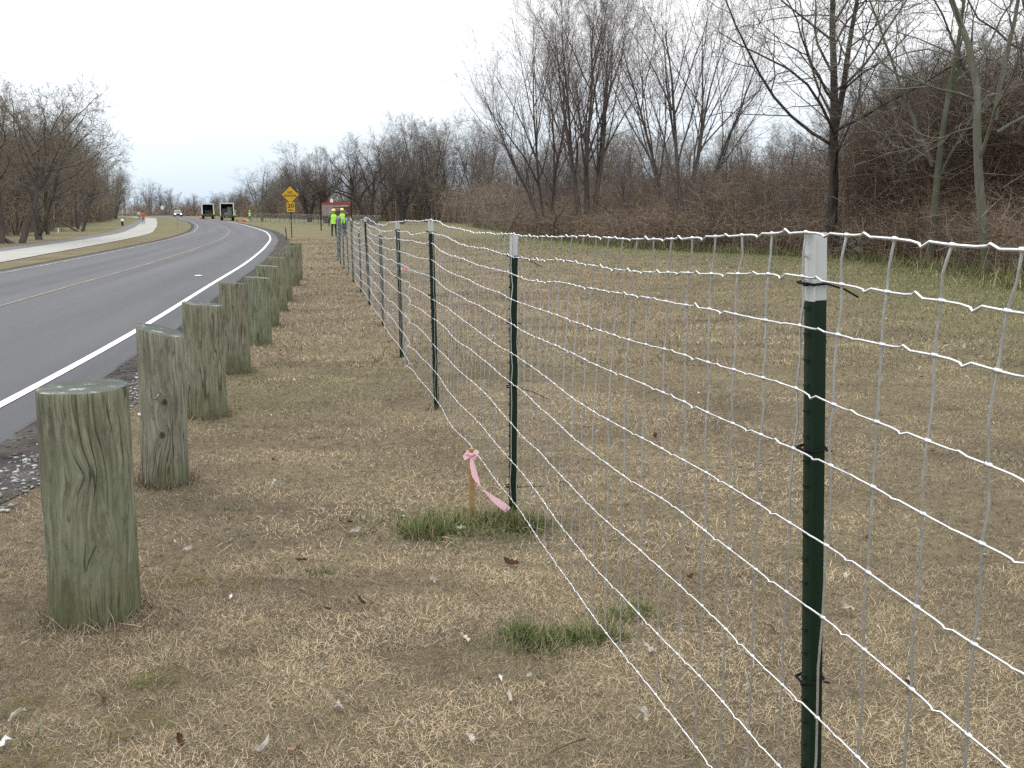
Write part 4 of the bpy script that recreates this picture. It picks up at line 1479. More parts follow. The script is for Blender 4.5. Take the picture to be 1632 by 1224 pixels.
def far_label(x, y):
    px = 816 + FPX * x / y
    for lim, ph in ((60, 'left hand tree behind the leftmost dark trees'), (120, 'left hand tree between the dark trees and the wide V tree'), (175, 'left hand tree behind the wide V tree'), (230, 'left hand tree beside the path bend'),
                    (300, 'far tree behind the oncoming car'), (350, 'far tree behind the farther truck'), (400, 'far tree behind the nearer truck'), (450, 'tree behind the airy pale tree'), (520, 'tree behind the yellow sign'),
                    (610, 'tree behind the three stemmed tree'), (680, 'tree behind the compact dark tree'), (760, 'tree between the compact dark tree and the tall trees'), (9999, 'tree left of the tall middle trees')):
        if px < lim: return 'bare ' + ph + (' at the back' if y > 200 or (px > 450 and y > 140) else '')


def wood_label(x, y):
    px = 816 + FPX * x / y
    for lim, ph in ((900, 'left of the tall middle trees'), (1090, 'behind the tall middle trees'), (1260, 'between the broad tree and the dark trunk'), (1400, 'behind the dark forked trunk'), (1530, 'behind the left pale trunk'), (9999, 'behind the rightmost pale trunk')):
        if px < lim: return 'bare woodland tree %s' % ph + (', deep in the wood' if y > 60 else '')


W = [tree_meshes(WOODS, stems(k, h, r_, sp, random.Random(60 + i)), 60 + i, M['bark_mid'], tm) for i, (k, h, r_, sp, tm) in enumerate(
    [(2, 9.0, .16, .25, M['twig_mid']), (3, 8.5, .13, .35, M['twig_dark']), (1, 9.5, .19, .1, M['twig_mid']), (3, 7.5, .11, .45, M['twig_olive'])])]


for ms_ in W: norm_height(ms_, 8.4)


def side_of(P, y):
    return np.interp(y, P[:, 1], P[:, 0])


rd = random.Random(9)
k = 0
for y in np.arange(26, 60, 1.9):       # wood on the right, near end
    x = float(side_of(WE, y)) + rd.uniform(2.5, 5.5)
    plant(W[rd.choice([0, 1, 2, 3])], x, y, rd.uniform(0, 6.28), wood_scale(x, y, rd), wood_label(x, y), 'woodland: ' + wood_label(x, y), 'woodland_tree')
for i in range(46):
    y = rd.uniform(34, 130)
    x = float(side_of(WE, y)) + rd.uniform(6, 34)
    if x / y > .62: continue
    plant(W[rd.choice([0, 1, 2, 3])], x, y, rd.uniform(0, 6.28), wood_scale(x, y, rd), wood_label(x, y), 'woodland: ' + wood_label(x, y), 'woodland_tree')
for i in range(24):                     # tall dark trees crowding the right edge
    y = rd.uniform(33, 58)
    x = rd.uniform(.36, .545) * y
    if x < side_of(WE, y) + 2: continue
    plant(W[rd.choice([1, 1, 0, 3])], x, y, rd.uniform(0, 6.28), wood_scale(x, y, rd), wood_label(x, y), 'woodland: ' + wood_label(x, y), 'woodland_tree')
for i in range(16):                     # thin trees filling the gap left of the dark trunk
    y = rd.uniform(46, 75)
    x = rd.uniform(.215, .37) * y
    plant(W[rd.choice([0, 2, 0, 3])], x, y, rd.uniform(0, 6.28), wood_scale(x, y, rd) * rd.uniform(1.0, 1.25), wood_label(x, y), 'woodland: ' + wood_label(x, y), 'woodland_tree')
for i in range(32):
    y = rd.uniform(85, 200)
    x = float(side_of(WE, y)) + rd.uniform(2, 14)
    plant(W[rd.choice([0, 1, 2, 3])], x, y, rd.uniform(0, 6.28), wood_scale(x, y, rd), far_label(x, y), 'woodland: ' + far_label(x, y), 'woodland_tree')
for i in range(44):
    y = rd.uniform(165, 300)
    x = float(side_of(WE, y)) + rd.uniform(0, 18)
    plant(W[rd.choice([0, 1, 2, 3])], x, y, rd.uniform(0, 6.28), wood_scale(x, y, rd), far_label(x, y), 'woodland: ' + far_label(x, y), 'woodland_tree')
for i in range(70):
    y = 60 + 190 * rd.random() ** 1.1
    x = float(side_of(WL, y)) - rd.uniform(-1.5, 14)
    plant(W[rd.choice([1, 3, 3, 0])], x, y, rd.uniform(0, 6.28), wood_scale(x, y, rd), far_label(x, y), 'woodland: ' + far_label(x, y), 'woodland_tree')
for i in range(34):
    px = rd.uniform(190, 400)
    y = rd.uniform(285, 370)
    plant(W[rd.choice([0, 1, 2, 3])], (px - 816) / FPX * y, y, rd.uniform(0, 6.28), wood_scale((px - 816) / FPX * y, y, rd), far_label((px - 816) / FPX * y, y), 'woodland: ' + far_label((px - 816) / FPX * y, y), 'woodland_tree')

# ------------------------------------------------------------------ brush (one mass on each side)
def brush(name, label, spots, seed, cols, tw=420):
    rng = np.random.RandomState(seed)
    Vs, Qs, Ts, Cs, o = [], [], [], [], 0
    for (x, y, h, rad, wscale, tone) in spots:
        nst = int(tw * .16)
        ntw = tw - nst
        # arching stems from the ground
        b = np.column_stack([rng.randn(nst) * rad * .45, rng.randn(nst) * rad * .45, np.zeros(nst)])
        az = rng.rand(nst) * 6.283
        ln = h * rng.uniform(.45, 1.08, nst)
        out = rng.uniform(.1, 1.05, nst)
        mid = b + np.column_stack([np.cos(az) * out * ln * .3, np.sin(az) * out * ln * .3, ln * .62])
        tip = mid + np.column_stack([np.cos(az) * out * ln * .55, np.sin(az) * out * ln * .55, ln * (.46 - .45 * out)])
        # side twigs anywhere on the stems
        j = rng.randint(0, nst, ntw)
        t = rng.rand(ntw)[:, None]
        low = b[j] + (mid[j] - b[j]) * t
        hig = mid[j] + (tip[j] - mid[j]) * t
        q0 = np.where(rng.rand(ntw)[:, None] < .45, low, hig)
        dv = rng.randn(ntw, 3)
        dv[:, 2] = np.abs(dv[:, 2]) * .8 - .1
        dv /= np.linalg.norm(dv, axis=1)[:, None]
        tl = (.35 + h * rng.uniform(.08, .34, ntw))[:, None]
        q1 = q0 + dv * tl * .5 + rng.randn(ntw, 3) * .05 * tl
        q2 = q1 + (dv + rng.randn(ntw, 3) * .4) * tl * .5
        P0, P1_, P2_ = np.concatenate([b, q0]), np.concatenate([mid, q1]), np.concatenate([tip, q2])
        n = nst + ntw
        w = np.concatenate([rng.uniform(.004, .010, nst), rng.uniform(.0025, .0065, ntw)]) * wscale
        S = np.cross(P2_ - P0, rng.randn(n, 3))
        S /= np.linalg.norm(S, axis=1)[:, None] + 1e-9
        S = S * w[:, None]
        V = np.stack([P0 - S, P0 + S, P1_ + S * .7, P1_ - S * .7, P2_], 1)
        V[:, :, 2] = np.maximum(V[:, :, 2], 0)
        V = V + np.array([x, y, float(hz(y))])
        bi = np.arange(n)[:, None] * 5 + o
        Vs.append(V.reshape(-1, 3))
        Qs.append(bi + np.array([[0, 1, 2, 3]]))
        Ts.append(bi + np.array([[3, 2, 4]]))
        c = cols[rng.randint(0, len(cols), n)] * rng.uniform(.7, 1.3, n)[:, None] * tone
        Cs.append(np.repeat(np.column_stack([c, np.ones(n)]), 5, 0))
        o += n * 5
    ob = link(name, np_mesh(name, np.concatenate(Vs), [np.concatenate(Qs), np.concatenate(Ts)], [M['brush']], True, col=np.concatenate(Cs)))
    tag(ob, label, 'brush', kind='stuff')


BC = np.array([(.19, .142, .112), (.21, .158, .122), (.14, .108, .092), (.235, .19, .15), (.175, .15, .132), (.28, .215, .145)])
rd = random.Random(17)
sp = []
for i in range(560):
    t = rd.random()
    y = 18 + 100 * t ** 1.25
    dep = rd.uniform(.3, 1.0) if rd.random() < .35 else rd.uniform(.8, 16)
    x = float(side_of(WE, y)) + dep
    if x / y > .66: continue
    h = rd.uniform(.7, 1.7) + min(dep, 9) * .34 + (3.2 if x / y > .30 else .9) * rd.random() * min(dep / 3, 1)
    sp.append((x, y, h, 1.0 + .25 * h, .9 + y / 70, 1.0))
brush('brush', 'tangled leafless brown brush filling the edge of the right hand wood', sp, 5, BC * np.array([.95, .92, .88]), 430)
sp = []
for i in range(300):
    y = rd.uniform(95, 310)
    x = float(side_of(WE, y)) + rd.uniform(.5, 14)
    sp.append((x, y, max(1.8, wood_scale(x, y, rd) * 8.4 * rd.uniform(.3, .62)), 2.6, 1.0 + y / 70, 1.0))
for i in range(60):
    px = rd.uniform(180, 410)
    y = rd.uniform(285, 350)
    sp.append(((px - 816) / FPX * y, y, rd.uniform(2.5, 5), 3.0, 5.0, 1.0))
brush('brush', 'dark reddish vine thicket behind the pale trunks at the far right', [(x, y, rd.uniform(3.4, 5.8) + max(0, x / y - .40) * 24, 1.9, 1.3, 1.0) for x, y in ((rd.uniform(.36, .56) * yy, yy) for yy in (rd.uniform(31, 46) for _ in range(110))) if x > side_of(WE, y) + 2.2], 15, np.array([(.125, .083, .063), (.155, .105, .078), (.095, .068, .055), (.18, .13, .098)]), 520)
brush('brush', 'far brown brush behind the trucks and the spreading trees', sp, 6, BC * 1.05, 230)
sp = []
for i in range(230):
    y = 40 + 200 * rd.random() ** 1.2
    x = float(side_of(WL, y)) - rd.uniform(-.5, 9)
    sp.append((x, y, max(1.5, wood_scale(x, y, rd) * 8.4 * rd.uniform(.3, .6)), 1.8, 1.0 + y / 75, 1.0))
brush('brush', 'brown brush under the trees left of the path', sp, 7, BC * np.array([.9, .95, .9]), 300)

# small gnarled shrubs at the foot of the brush
SHR = dict(n=[6, 5, 4], seg=[6, 5, 4, 3], wig=[.2, .25, .28, .3], up=[-.02, .0, .0, .0], tip=[.35, .3, .3, .3], t0=[.3, .2, .1],
           ang=[(35, 75), (35, 70), (35, 70)], len=[(.45, .8), (.4, .7), (.4, .7)], fall=[.3, .3, .3], rr=[(.5, .7), (.5, .7), (.5, .7)], rmin=.005)
sh1 = tree_meshes(SHR, [((0, 0, 0), (.25, 0, 1), 2.4, .06), ((.1, 0, 0), (-.5, .1, 1), 2.0, .05)], 71, M['bark_pale'], M['twig_pale'])
sh2 = tree_meshes(SHR, [((0, 0, 0), (-.35, 0, 1), 2.2, .06), ((.1, 0, 0), (.7, .1, .8), 2.2, .05)], 72, M['bark_dark'], M['twig_dark'])
plant(sh1, -.6, 66, .3, 1.25, 'pale twisted shrub at the brush edge behind the second fence post', name='bare_shrub', cat='shrub')
plant(sh2, 2.5, 57, .0, .95, 'dark arching shrub at the foot of the tall middle tree', name='bare_shrub', cat='shrub')
plant(sh2, 8.4, 42.0, 1.2, .9, 'dark twisted shrub at the brush edge left of the nearest post', name='bare_shrub', cat='shrub')
plant(sh1, 11.6, 33.5, 2.0, .8, 'pale shrub between the dark trunk and the pale trees', name='bare_shrub', cat='shrub')


# ------------------------------------------------------------------ signs
def text_mesh(txt, size):
    cu = bpy.data.curves.new('t', 'FONT')
    cu.body = txt
    cu.size = size
    cu.align_x = 'CENTER'
    cu.align_y = 'CENTER'
    cu.extrude = 0.002
    cu.offset = size * .018
    o = bpy.data.objects.new('t', cu)
    COL.objects.link(o)
    dg_ = bpy.context.evaluated_depsgraph_get()
    me = bpy.data.meshes.new_from_object(o.evaluated_get(dg_))
    bpy.data.objects.remove(o)
    return me


def text_part(name, txt, size, loc, parent, mat, sx=1.0):
    me = text_mesh(txt, size)
    me.materials.clear()
    me.materials.append(mat)
    o = link(name, me, parent)
    o.location = loc
    o.rotation_euler = (math.pi / 2, 0, 0)
    o.scale = (sx, 1, 1)
    return o


sg = empty('road_sign', (-14.16, 64.7, 0), (0, 0, .21), 'yellow diamond road sign reading NO SHOULDER over a 20 MPH plate', 'sign')
MB().box((0, .04, 1.62), (.06, .05, 3.35)).build('post', M['black_metal'], sg)
q = .53
dia = MB().loft([[(0, yy, 2.72 - q), (q, yy, 2.72), (0, yy, 2.72 + q), (-q, yy, 2.72)] for yy in (-.004, .010)]).build('diamond_plate', M['yellow_sign'], sg)
text_part('lettering', 'NO', .21, (0, -.008, 2.86), dia, M['black_print'])
text_part('lettering', 'SHOULDER', .17, (0, -.008, 2.66), dia, M['black_print'], .92)
plt = MB().box((0, .002, 1.94), (.50, .014, .60)).build('speed_plate', M['yellow_sign'], sg)
text_part('lettering', '20', .36, (0, -.008, 2.02), plt, M['black_print'], 1.1)
text_part('lettering', 'MPH', .13, (0, -.008, 1.75), plt, M['black_print'], 1.25)

bp = empty('marker_post', (-13.45, 60.0, 0), (0, -.04, 0), 'short black marker post standing left of the yellow sign', 'post')
MB().box((0, 0, .36), (.055, .03, .76)).build('stake', M['black_metal'], bp, bevel=.006)
MB().box((0, -.017, .66), (.045, .004, .08)).build('dull_reflector', M['cloth_grey'], bp)

bd = empty('information_board', (-15.9, 91.5, 0), (0, 0, .16), 'brown information board with a red header behind the two workers', 'sign board')
for x in (-1.40, 1.36):
    MB().box((x, 0, 1.25), (.10, .10, 2.55)).build('post', M['black_metal'], bd)
pn = MB().box((0, 0, 1.92), (2.62, .05, 1.18)).build('panel', M['brown_board'], bd)
MB().box((0, -.03, 2.42), (2.60, .012, .17)).build('header_band', M['red_board'], pn)
MB().box((-.78, -.03, 1.83), (.98, .010, .96)).build('glare_field', M['grey_board'], pn)  # glare over the panel's left part, painted as a thin grey sheet
for (x, z, w_) in ((.40, 2.26, 1.3), (.1, 2.14, .8), (.85, 2.20, .7), (.1, 1.98, .7), (-.2, 1.84, .9), (-.4, 1.68, .6), (.6, 1.76, .5), (.7, 1.58, .7)):
    MB().box((x, -.042, z), (w_, .008, .055)).build('line_of_print', M['cream_print'], pn)
rsn = empty('round_sign', (-17.1, 96, 0), (0, 0, 0), 'small round white sign rising over the brown board', 'sign')
MB().box((0, 0, 1.3), (.05, .05, 2.6)).build('post', M['black_metal'], rsn)
MB().loft([[(math.cos(a) * .16, yy, 2.74 + math.sin(a) * .2) for a in np.linspace(0, 6.283, 21)[:-1]] for yy in (-.05, -.03)]).build('disc', M['white_plastic'], rsn)
ws = empty('road_sign', ((267 - 816) / FPX * 255, 255, .63), (0, 0, .35), 'small white sign on the far bend left of the oncoming car', 'sign')
MB().box((0, 0, 1.2), (.06, .06, 2.4)).build('post', M['rim'], ws)
MB().loft([[(math.cos(a) * .42, yy, 2.35 + math.sin(a) * .55) for a in np.linspace(0, 6.283, 9)[:-1]] for yy in (-.05, -.03)]).build('plate', M['white_plastic'], ws)
hy = empty('marker_post', ((203 - 816) / FPX * 125, 125, .04), (0, 0, 0), 'short black post with a white cap on the lawn left of the path', 'post')
MB().loft([[(math.cos(a) * r_, math.sin(a) * r_, z) for a in np.linspace(0, 6.283, 13)[:-1]] for z, r_ in ((0, .16), (.1, .14), (.45, .13), (.5, .15))]).build('shaft', M['black_metal'], hy)
MB().loft([[(math.cos(a) * r_, math.sin(a) * r_, z) for a in np.linspace(0, 6.283, 13)[:-1]] for z, r_ in ((.5, .2), (.65, .22), (.78, .15), (.82, .05))]).build('cap', M['white_plastic'], hy, True)
wm_ = empty('marker_post', ((101 - 816) / FPX * 81, 81, 0), (0, 0, 0), 'tiny white marker in the grass under the left trees', 'post')
MB().loft([[(math.cos(a) * r_, math.sin(a) * r_, z) for a in np.linspace(0, 6.283, 9)[:-1]] for z, r_ in ((0, .05), (.3, .05), (.34, .02))]).build('shaft', M['white_plastic'], wm_)
for (px, y, h, lab) in ((422, 112, 1.1, 'thin grey stake in the grass beyond the road bend'), (289, 95, 1.2, 'thin dark stake on the grass between road and path')):
    t_ = empty('marker_stake', ((px - 816) / FPX * y, y, float(hz(y))), (0, .03, 0), lab, 'stake')
    MB().tube([(0, 0, -.05), (0, 0, h)], [.02, .016], 6).build('stick', M['cloth_grey'], t_)


# ------------------------------------------------------------------ people
def person(loc, rotz, label, helmet='helmet', top='cloth_dark', legs='cloth_dark', vest=True, hands='skin', pose='stand', h=1.0, group=None):
    root = empty('person', loc, (0, 0, rotz), label, 'person', group)
    root.scale = (h, h, h)
    if pose == 'walk':
        fl_, fr_ = (-.10, -.24, .05), (.09, .26, .10)
        kl, kr = (-.10, -.10, .50), (.10, .16, .52)
        hl, hr = (-.30, .16, .86), (.29, -.14, .84)
        el, er = (-.29, .0, 1.12), (.28, -.08, 1.12)
    elif pose == 'reach':
        fl_, fr_ = (-.14, 0, .05), (.15, .06, .05)
        kl, kr = (-.12, -.03, .50), (.13, -.02, .50)
        hl, hr = (-.24, -.40, 1.02), (.26, -.38, 1.05)
        el, er = (-.30, -.14, 1.10), (.30, -.12, 1.12)
    else:
        fl_, fr_ = (-.13, 0, .05), (.15, .04, .05)
        kl, kr = (-.12, -.02, .50), (.13, .0, .50)
        hl, hr = (-.33, -.05, .82), (.32, -.10, .84)
        el, er = (-.31, .03, 1.13), (.30, .02, 1.13)
    J = [((0, 0, .96), .155, .115), ((0, 0, 1.12), .145, .105), ((0, 0, 1.30), .165, .115), ((0, 0, 1.44), .12, .09), ((0, 0, 1.52), .058, .06),
         ((0, -.015, 1.60), .070, .085), ((0, -.01, 1.70), .082, .098), ((0, 0, 1.76), .06, .07),
         ((-.19, 0, 1.42), .062, .062), (el, .046, .046), (hl, .032, .036), ((hl[0], hl[1] - .02, hl[2] - .09), .036, .022),
         ((.19, 0, 1.42), .062, .062), (er, .046, .046), (hr, .032, .036), ((hr[0], hr[1] - .02, hr[2] - .09), .036, .022),
         ((-.10, 0, .88), .092, .092), (kl, .062, .064), (fl_, .045, .05), ((fl_[0], fl_[1] - .16, .035), .042, .032),
         ((.10, 0, .88), .092, .092), (kr, .062, .064), (fr_, .045, .05), ((fr_[0], fr_[1] - .16, fr_[2] - .015), .042, .032)]
    E = [(0, 1), (1, 2), (2, 3), (3, 4), (4, 5), (5, 6), (6, 7), (3, 8), (8, 9), (9, 10), (10, 11), (3, 12), (12, 13), (13, 14), (14, 15),
         (0, 16), (16, 17), (17, 18), (18, 19), (0, 20), (20, 21), (21, 22), (22, 23)]
    # five short finger chains on each hand
    for hb in (11, 15):
        c = Vector(J[hb][0])
        for q in range(4):
            xx = (q - 1.5) * .018
            i0 = len(J)
            ln = (.05, .06, .056, .045)[q]
            J.append(((c.x + xx, c.y - .005, c.z - .035), .0095, .0095))
            J.append(((c.x + xx, c.y - .02, c.z - .035 - ln), .008, .008))
            E += [(hb, i0), (i0, i0 + 1)]
        i0 = len(J)
        J.append(((c.x + (.03 if c.x < 0 else -.03), c.y - .02, c.z + .005), .011, .011))
        J.append(((c.x + (.038 if c.x < 0 else -.038), c.y - .04, c.z - .03), .009, .009))
        E += [(hb, i0), (i0, i0 + 1)]
    me = bpy.data.meshes.new('body')
    me.from_pydata([j[0] for j in J], E, [])
    o = link('body', me)
    sk = o.modifiers.new('skin', 'SKIN')
    for i, j in enumerate(J):
        me.skin_vertices[0].data[i].radius = (j[1], j[2])
        me.skin_vertices[0].data[i].use_root = (i == 0)
    su = o.modifiers.new('sub', 'SUBSURF')
    su.levels = su.render_levels = 1
    dgx = bpy.context.evaluated_depsgraph_get()
    bme = bpy.data.meshes.new_from_object(o.evaluated_get(dgx))
    bpy.data.objects.remove(o)
    bme.materials.clear()
    for mm in (M[top], M[legs], M['skin'], M[hands], M['black_metal']): bme.materials.append(mm)
    hz_ = [Vector(J[11][0]), Vector(J[15][0])]
    for p in bme.polygons:
        c = p.center
        if c.z > 1.50: p.material_index = 2
        elif min((c - q).length for q in hz_) < .13 and abs(c.x) > .17: p.material_index = 3
        elif c.z < .12: p.material_index = 4
        elif c.z < .97 and abs(c.x) < .24: p.material_index = 1
        else: p.material_index = 0
        p.use_smooth = True
    link('body', bme, root)
    if vest:
        rings = []
        for z, a, b in ((.84, .215, .165), (.98, .205, .16), (1.12, .195, .15), (1.26, .205, .152), (1.37, .215, .15), (1.44, .19, .13), (1.485, .115, .095)):
            rings.append([(math.cos(t) * a, math.sin(t) * b, z) for t in np.linspace(0, 6.283, 21)[:-1]])
        vt = MB().loft(rings, False).build('vest', M['hivis'], root, True)
        for z, a, b in ((1.08, .2, .157), (1.24, .208, .156)):
            MB().loft([[(math.cos(t) * a, math.sin(t) * b, z + dz) for t in np.linspace(0, 6.283, 21)[:-1]] for dz in (0, .045)], False).build('reflective_band', M['silver_tape'], vt, True)
    # face: nose, ears, eyes, mouth
    fc = MB()
    fc.loft([[(-.012, -.100, 1.66), (.012, -.100, 1.66), (.008, -.095, 1.70), (-.008, -.095, 1.70)], [(-.008, -.128, 1.655), (.008, -.128, 1.655), (.004, -.108, 1.70), (-.004, -.108, 1.70)]])
    for s in (-1, 1): fc.box((s * .086, .0, 1.675), (.014, .035, .055))
    fc.build('nose_and_ears', M['skin'], root, True)
    ey = MB()
    for s in (-1, 1): ey.box((s * .032, -.098, 1.70), (.022, .012, .010))
    ey.box((0, -.092, 1.615), (.045, .012, .008))
    ey.build('eyes_and_mouth', M['cloth_dark'], root)
    if helmet:
        rings = []
        for z, k in ((1.715, 1.22), (1.72, 1.02), (1.76, 1.0), (1.80, .9), (1.83, .7), (1.85, .4), (1.855, .08)):
            rings.append([(math.cos(t) * .118 * k, math.sin(t) * .138 * k - .01 - (.03 if k > 1.1 and math.sin(t) < 0 else 0), z) for t in np.linspace(0, 6.283, 19)[:-1]])
        MB().loft(rings).build('helmet', M[helmet], root, True)
    else:
        rings = []
        for z, k in ((1.66, .9), (1.70, 1.02), (1.76, 1.0), (1.80, .8), (1.825, .4)):
            rings.append([(math.cos(t) * .095 * k, math.sin(t) * .112 * k + .012, z) for t in np.linspace(0, 6.283, 15)[:-1]])
        MB().loft(rings).build('hair', M['cloth_dark'], root, True)
    return root


def at(px, y, dz=0.0):
    return ((px - 816) / FPX * y, y, float(hz(y)) + dz)


person(at(535.8, 68.5), math.pi + .15, 'worker in green vest and yellow helmet seen from behind at the fence end', hands='glove_red', legs='cloth_navy')
person(at(549.2, 69.5), .25, 'worker in green vest and yellow helmet facing the camera behind the fence end', pose='reach', legs='cloth_navy', h=1.03)
person(at(404, 178), math.pi, 'worker in green vest and dark trousers standing alone right of the trucks', 'helmet', h=1.0)
person(at(381, 184), math.pi - .5, 'worker in green vest and grey trousers beside the nearer truck', 'helmet', legs='cloth_grey', pose='walk')
person(at(347.5, 216), math.pi, 'worker in green vest beside the farther truck', 'helmet', legs='cloth_navy')
person(at(236, 135, .03), .3, 'pedestrian in an orange jacket walking along the pale path', None, 'cloth_orange', 'cloth_grey', False, pose='walk')
person(at(229.5, 185, .03), .1, 'pedestrian in a white top farther along the path', None, 'cloth_white', 'cloth_grey', False, pose='walk')


# ------------------------------------------------------------------ vehicles
def wheel(parent, x, y, r_, w):
    tr_ = MB()
    prof = [(r_ * .62, -w / 2), (r_ * .93, -w / 2), (r_, -w / 2 * .7), (r_, w / 2 * .7), (r_ * .93, w / 2), (r_ * .62, w / 2)]
    tr_.loft([[(x + b, y + math.cos(a) * q, r_ + math.sin(a) * q) for a in np.linspace(0, 6.283, 23)[:-1]] for q, b in prof], False)
    t_ = tr_.build('wheel', M['tyre'], parent, True)
    MB().loft([[(x + b, y + math.cos(a) * q, r_ + math.sin(a) * q) for a in np.linspace(0, 6.283, 17)[:-1]] for q, b in ((r_ * .6, -w * .3), (r_ * .63, 0), (r_ * .6, w * .3))]).build('rim', M['rim'], t_, True)


def box_truck(loc, rotz, label, gear):
    r = empty('box_truck', loc, (0, 0, rotz), label, 'truck', 'box trucks parked on the roadside')
    Wd, H0, H1, Ln = 2.44, .98, 3.2, 5.2
    th = .05
    bx = MB()
    bx.box((-Wd / 2 + th / 2, Ln / 2, (H0 + H1) / 2), (th, Ln, H1 - H0))
    bx.box((Wd / 2 - th / 2, Ln / 2, (H0 + H1) / 2), (th, Ln, H1 - H0))
    bx.box((0, Ln / 2, H1 - th / 2 + .003), (Wd, Ln, th))
    bx.box((0, Ln - th / 2, (H0 + H1) / 2), (Wd - .11, th, H1 - H0 - .1))
    cb = bx.build('cargo_box', M['truck_white'], r)
    ib = MB()
    ib.box((-Wd / 2 + th + .012, Ln / 2, (H0 + H1) / 2), (.015, Ln - .15, H1 - H0 - .12))
    ib.box((Wd / 2 - th - .012, Ln / 2, (H0 + H1) / 2), (.015, Ln - .15, H1 - H0 - .12))
    ib.box((0, Ln / 2, H1 - th - .015), (Wd - .2, Ln - .15, .015))
    ib.box((0, Ln - th - .02, (H0 + H1) / 2), (Wd - .2, .015, H1 - H0 - .2))
    ib.build('lining', M['truck_inside'], cb)
    fr = MB()
    for x in (-1, 1): fr.box((x * (Wd / 2 - .08), -.03, (H0 + H1) / 2), (.19, .06, H1 - H0))
    fr.box((0, -.03, H1 - .09), (Wd - .36, .06, .20))
    fr.build('door_frame', M['truck_white'], r)
    MB().box((0, Ln / 2, H0 - .06), (Wd, Ln, .12)).build('floor', M['olive_metal'], r)
    MB().box((0, -.06, H0 - .14), (Wd, .10, .20)).build('rear_sill', M['olive_metal'], r)
    MB().box((0, -.12, .55), (2.2, .12, .14)).build('bumper', M['black_metal'], r)
    ch = MB()
    for x in (-.45, .45): ch.box((x, 3.0, .74), (.12, 7.0, .22))
    ch.build('chassis', M['black_metal'], r)
    for x in (-1, 1):
        MB().box((x * 1.06, -.125, H0 - .14), (.16, .02, .10)).build('tail_light', M['red_lens'], r)
        wheel(r, x * .95, 1.5, .46, .46)
        wheel(r, x * 1.0, 6.2, .46, .26)
    cabp = [(Ln + .15, .7), (Ln + .15, 2.45), (Ln + .6, 2.55), (Ln + 1.2, 2.5), (Ln + 1.75, 1.7), (Ln + 2.6, 1.45), (Ln + 2.7, .7)]
    c_ = MB().loft([[(x, a, b) for a, b in cabp] for x in (-1.05, 1.05)]).build('cab', M['truck_white'], r, bevel=.04)
    for x in (-1, 1): MB().box((x * 1.06, Ln + .95, 2.08), (.02, .8, .5)).build('side_window', M['car_glass'], c_)
    for x in (-1, 1): MB().box((x * 1.25, Ln + 1.5, 2.0), (.2, .08, .4)).build('mirror', M['black_metal'], r)
    for (x, y, z, dx, dy, dz) in gear:
        MB().box((x, y, H0 + dz / 2 + .005), (dx, dy, dz)).build('cargo', M['truck_gear'], r, bevel=.02)
    return r


box_truck(at(368.5, 181), .285, 'nearer white box truck with its rear open and gear inside', [(.45, 2.2, 0, .8, 1.2, 1.5), (-.3, 3.2, 0, 1.1, .8, 1.2), (-.2, 1.4, 0, .5, .5, .5)])
box_truck(at(338.5, 212), .32, 'farther white box truck with an empty open rear', [(.2, 4.2, 0, 1.4, .6, .8)])
# oncoming car
cr_ = empty('car', at(291.5, 258, .03), (0, 0, .36), 'oncoming pale car with its headlights on', 'car')
bodyp = [(0, .35), (-.02, .75), (.12, .98), (1.05, 1.08), (4.4, 1.05), (4.5, .35)]
MB().loft([[(x, a, b) for a, b in bodyp] for x in (-.93, .93)]).build('body', M['car_paint'], cr_, bevel=.05)
cab_ = MB().loft([[(-.84, 1.0, 1.06), (.84, 1.0, 1.06), (.84, 4.2, 1.06), (-.84, 4.2, 1.06)], [(-.68, 1.75, 1.68), (.68, 1.75, 1.68), (.68, 3.9, 1.68), (-.68, 3.9, 1.68)]]).build('cabin', M['car_paint'], cr_, bevel=.04)
MB().add([(-.76, 1.03, 1.10), (.76, 1.03, 1.10), (.62, 1.70, 1.63), (-.62, 1.70, 1.63)], [(0, 1, 2, 3)]).build('windshield', M['car_glass'], cab_)
MB().box((0, -.02, .62), (1.0, .04, .20)).build('grille', M['black_metal'], cr_)
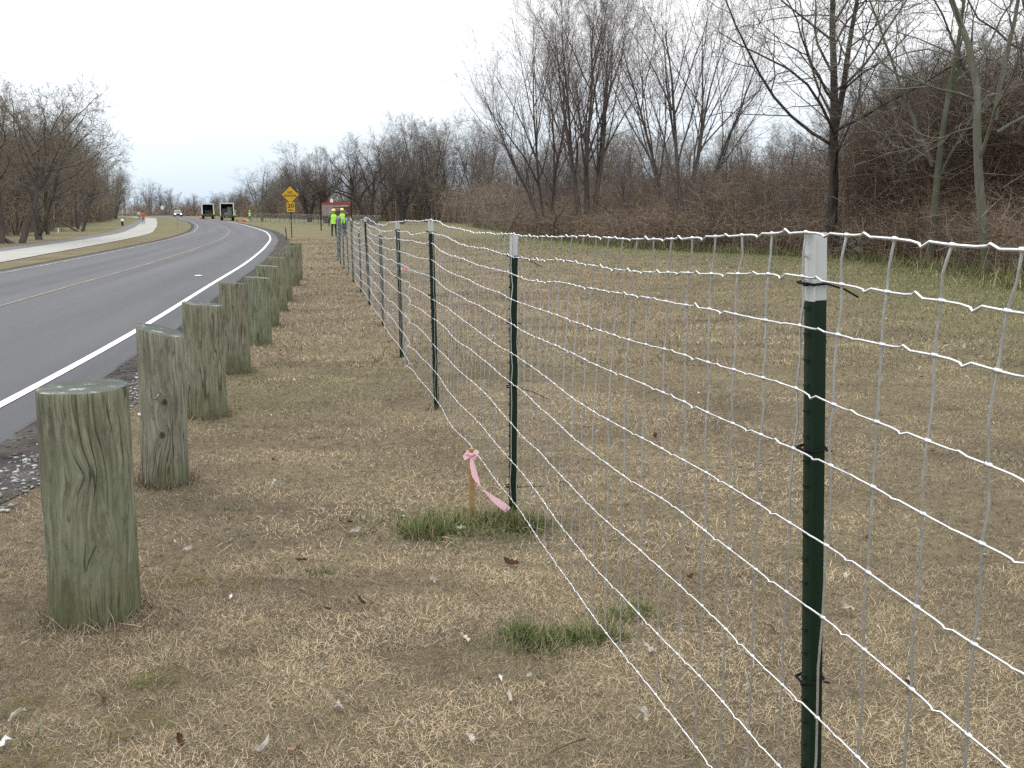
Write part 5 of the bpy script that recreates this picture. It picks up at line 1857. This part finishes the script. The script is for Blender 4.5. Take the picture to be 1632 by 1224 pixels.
MB().box((0, -.05, .42), (1.8, .1, .16)).build('bumper', M['black_metal'], cr_, bevel=.03)
for x in (-1, 1):
    MB().loft([[(x * .70 + math.cos(a) * .17, yy, .72 + math.sin(a) * .11) for a in np.linspace(0, 6.283, 15)[:-1]] for yy in (-.05, .05)]).build('headlight', M['headlight'], cr_)
    MB().box((x * 1.0, 1.25, 1.12), (.18, .1, .13)).build('mirror', M['black_metal'], cr_, bevel=.02)
    wheel(cr_, x * .84, .85, .34, .22)
    wheel(cr_, x * .84, 3.6, .34, .22)


def cone(loc, lab, tilt=0.0):
    c = empty('traffic_cone', loc, (0, tilt, 0), lab, 'cone')
    rs = lambda a, b: [[(math.cos(t) * r_, math.sin(t) * r_, z) for t in np.linspace(0, 6.283, 15)[:-1]] for z, r_ in ((a, .17 - a * .19), (b, .17 - b * .19))]
    MB().loft(rs(.03, .72)).build('cone', M['orange_plastic'], c, True)
    MB().box((0, 0, .015), (.42, .42, .03)).build('base', M['orange_plastic'], c)
    MB().loft([[(x * 1.03, y * 1.03, z) for x, y, z in ring] for ring in rs(.42, .55)], False).build('collar', M['white_plastic'], c, True)


cone(at(392.5, 172, .16), 'orange traffic cone tipped over on the grass right of the trucks', 1.45)
cone(at(384, 172, .02), 'upright orange traffic cone beside the nearer truck')
cone(at(326, 205, .04), 'orange traffic cone left of the farther truck')
sb = empty('sandbag', at(395, 173, .0), (0, 0, .4), 'orange and white bundle lying beside the tipped cone', 'bundle')
MB().loft([[(x, math.cos(a) * .18 * k, .16 + math.sin(a) * .15 * k) for a in np.linspace(0, 6.283, 13)[:-1]] for x, k in ((-.4, .4), (-.3, .9), (0, 1.05), (.3, .9), (.4, .4))]).build('sack', M['orange_plastic'], sb, True)
MB().loft([[(x + .5, math.cos(a) * .15 * k, .13 + math.sin(a) * .12 * k) for a in np.linspace(0, 6.283, 13)[:-1]] for x, k in ((-.2, .4), (-.1, .9), (.2, .9), (.3, .4))]).build('pale_end', M['white_plastic'], sb, True)
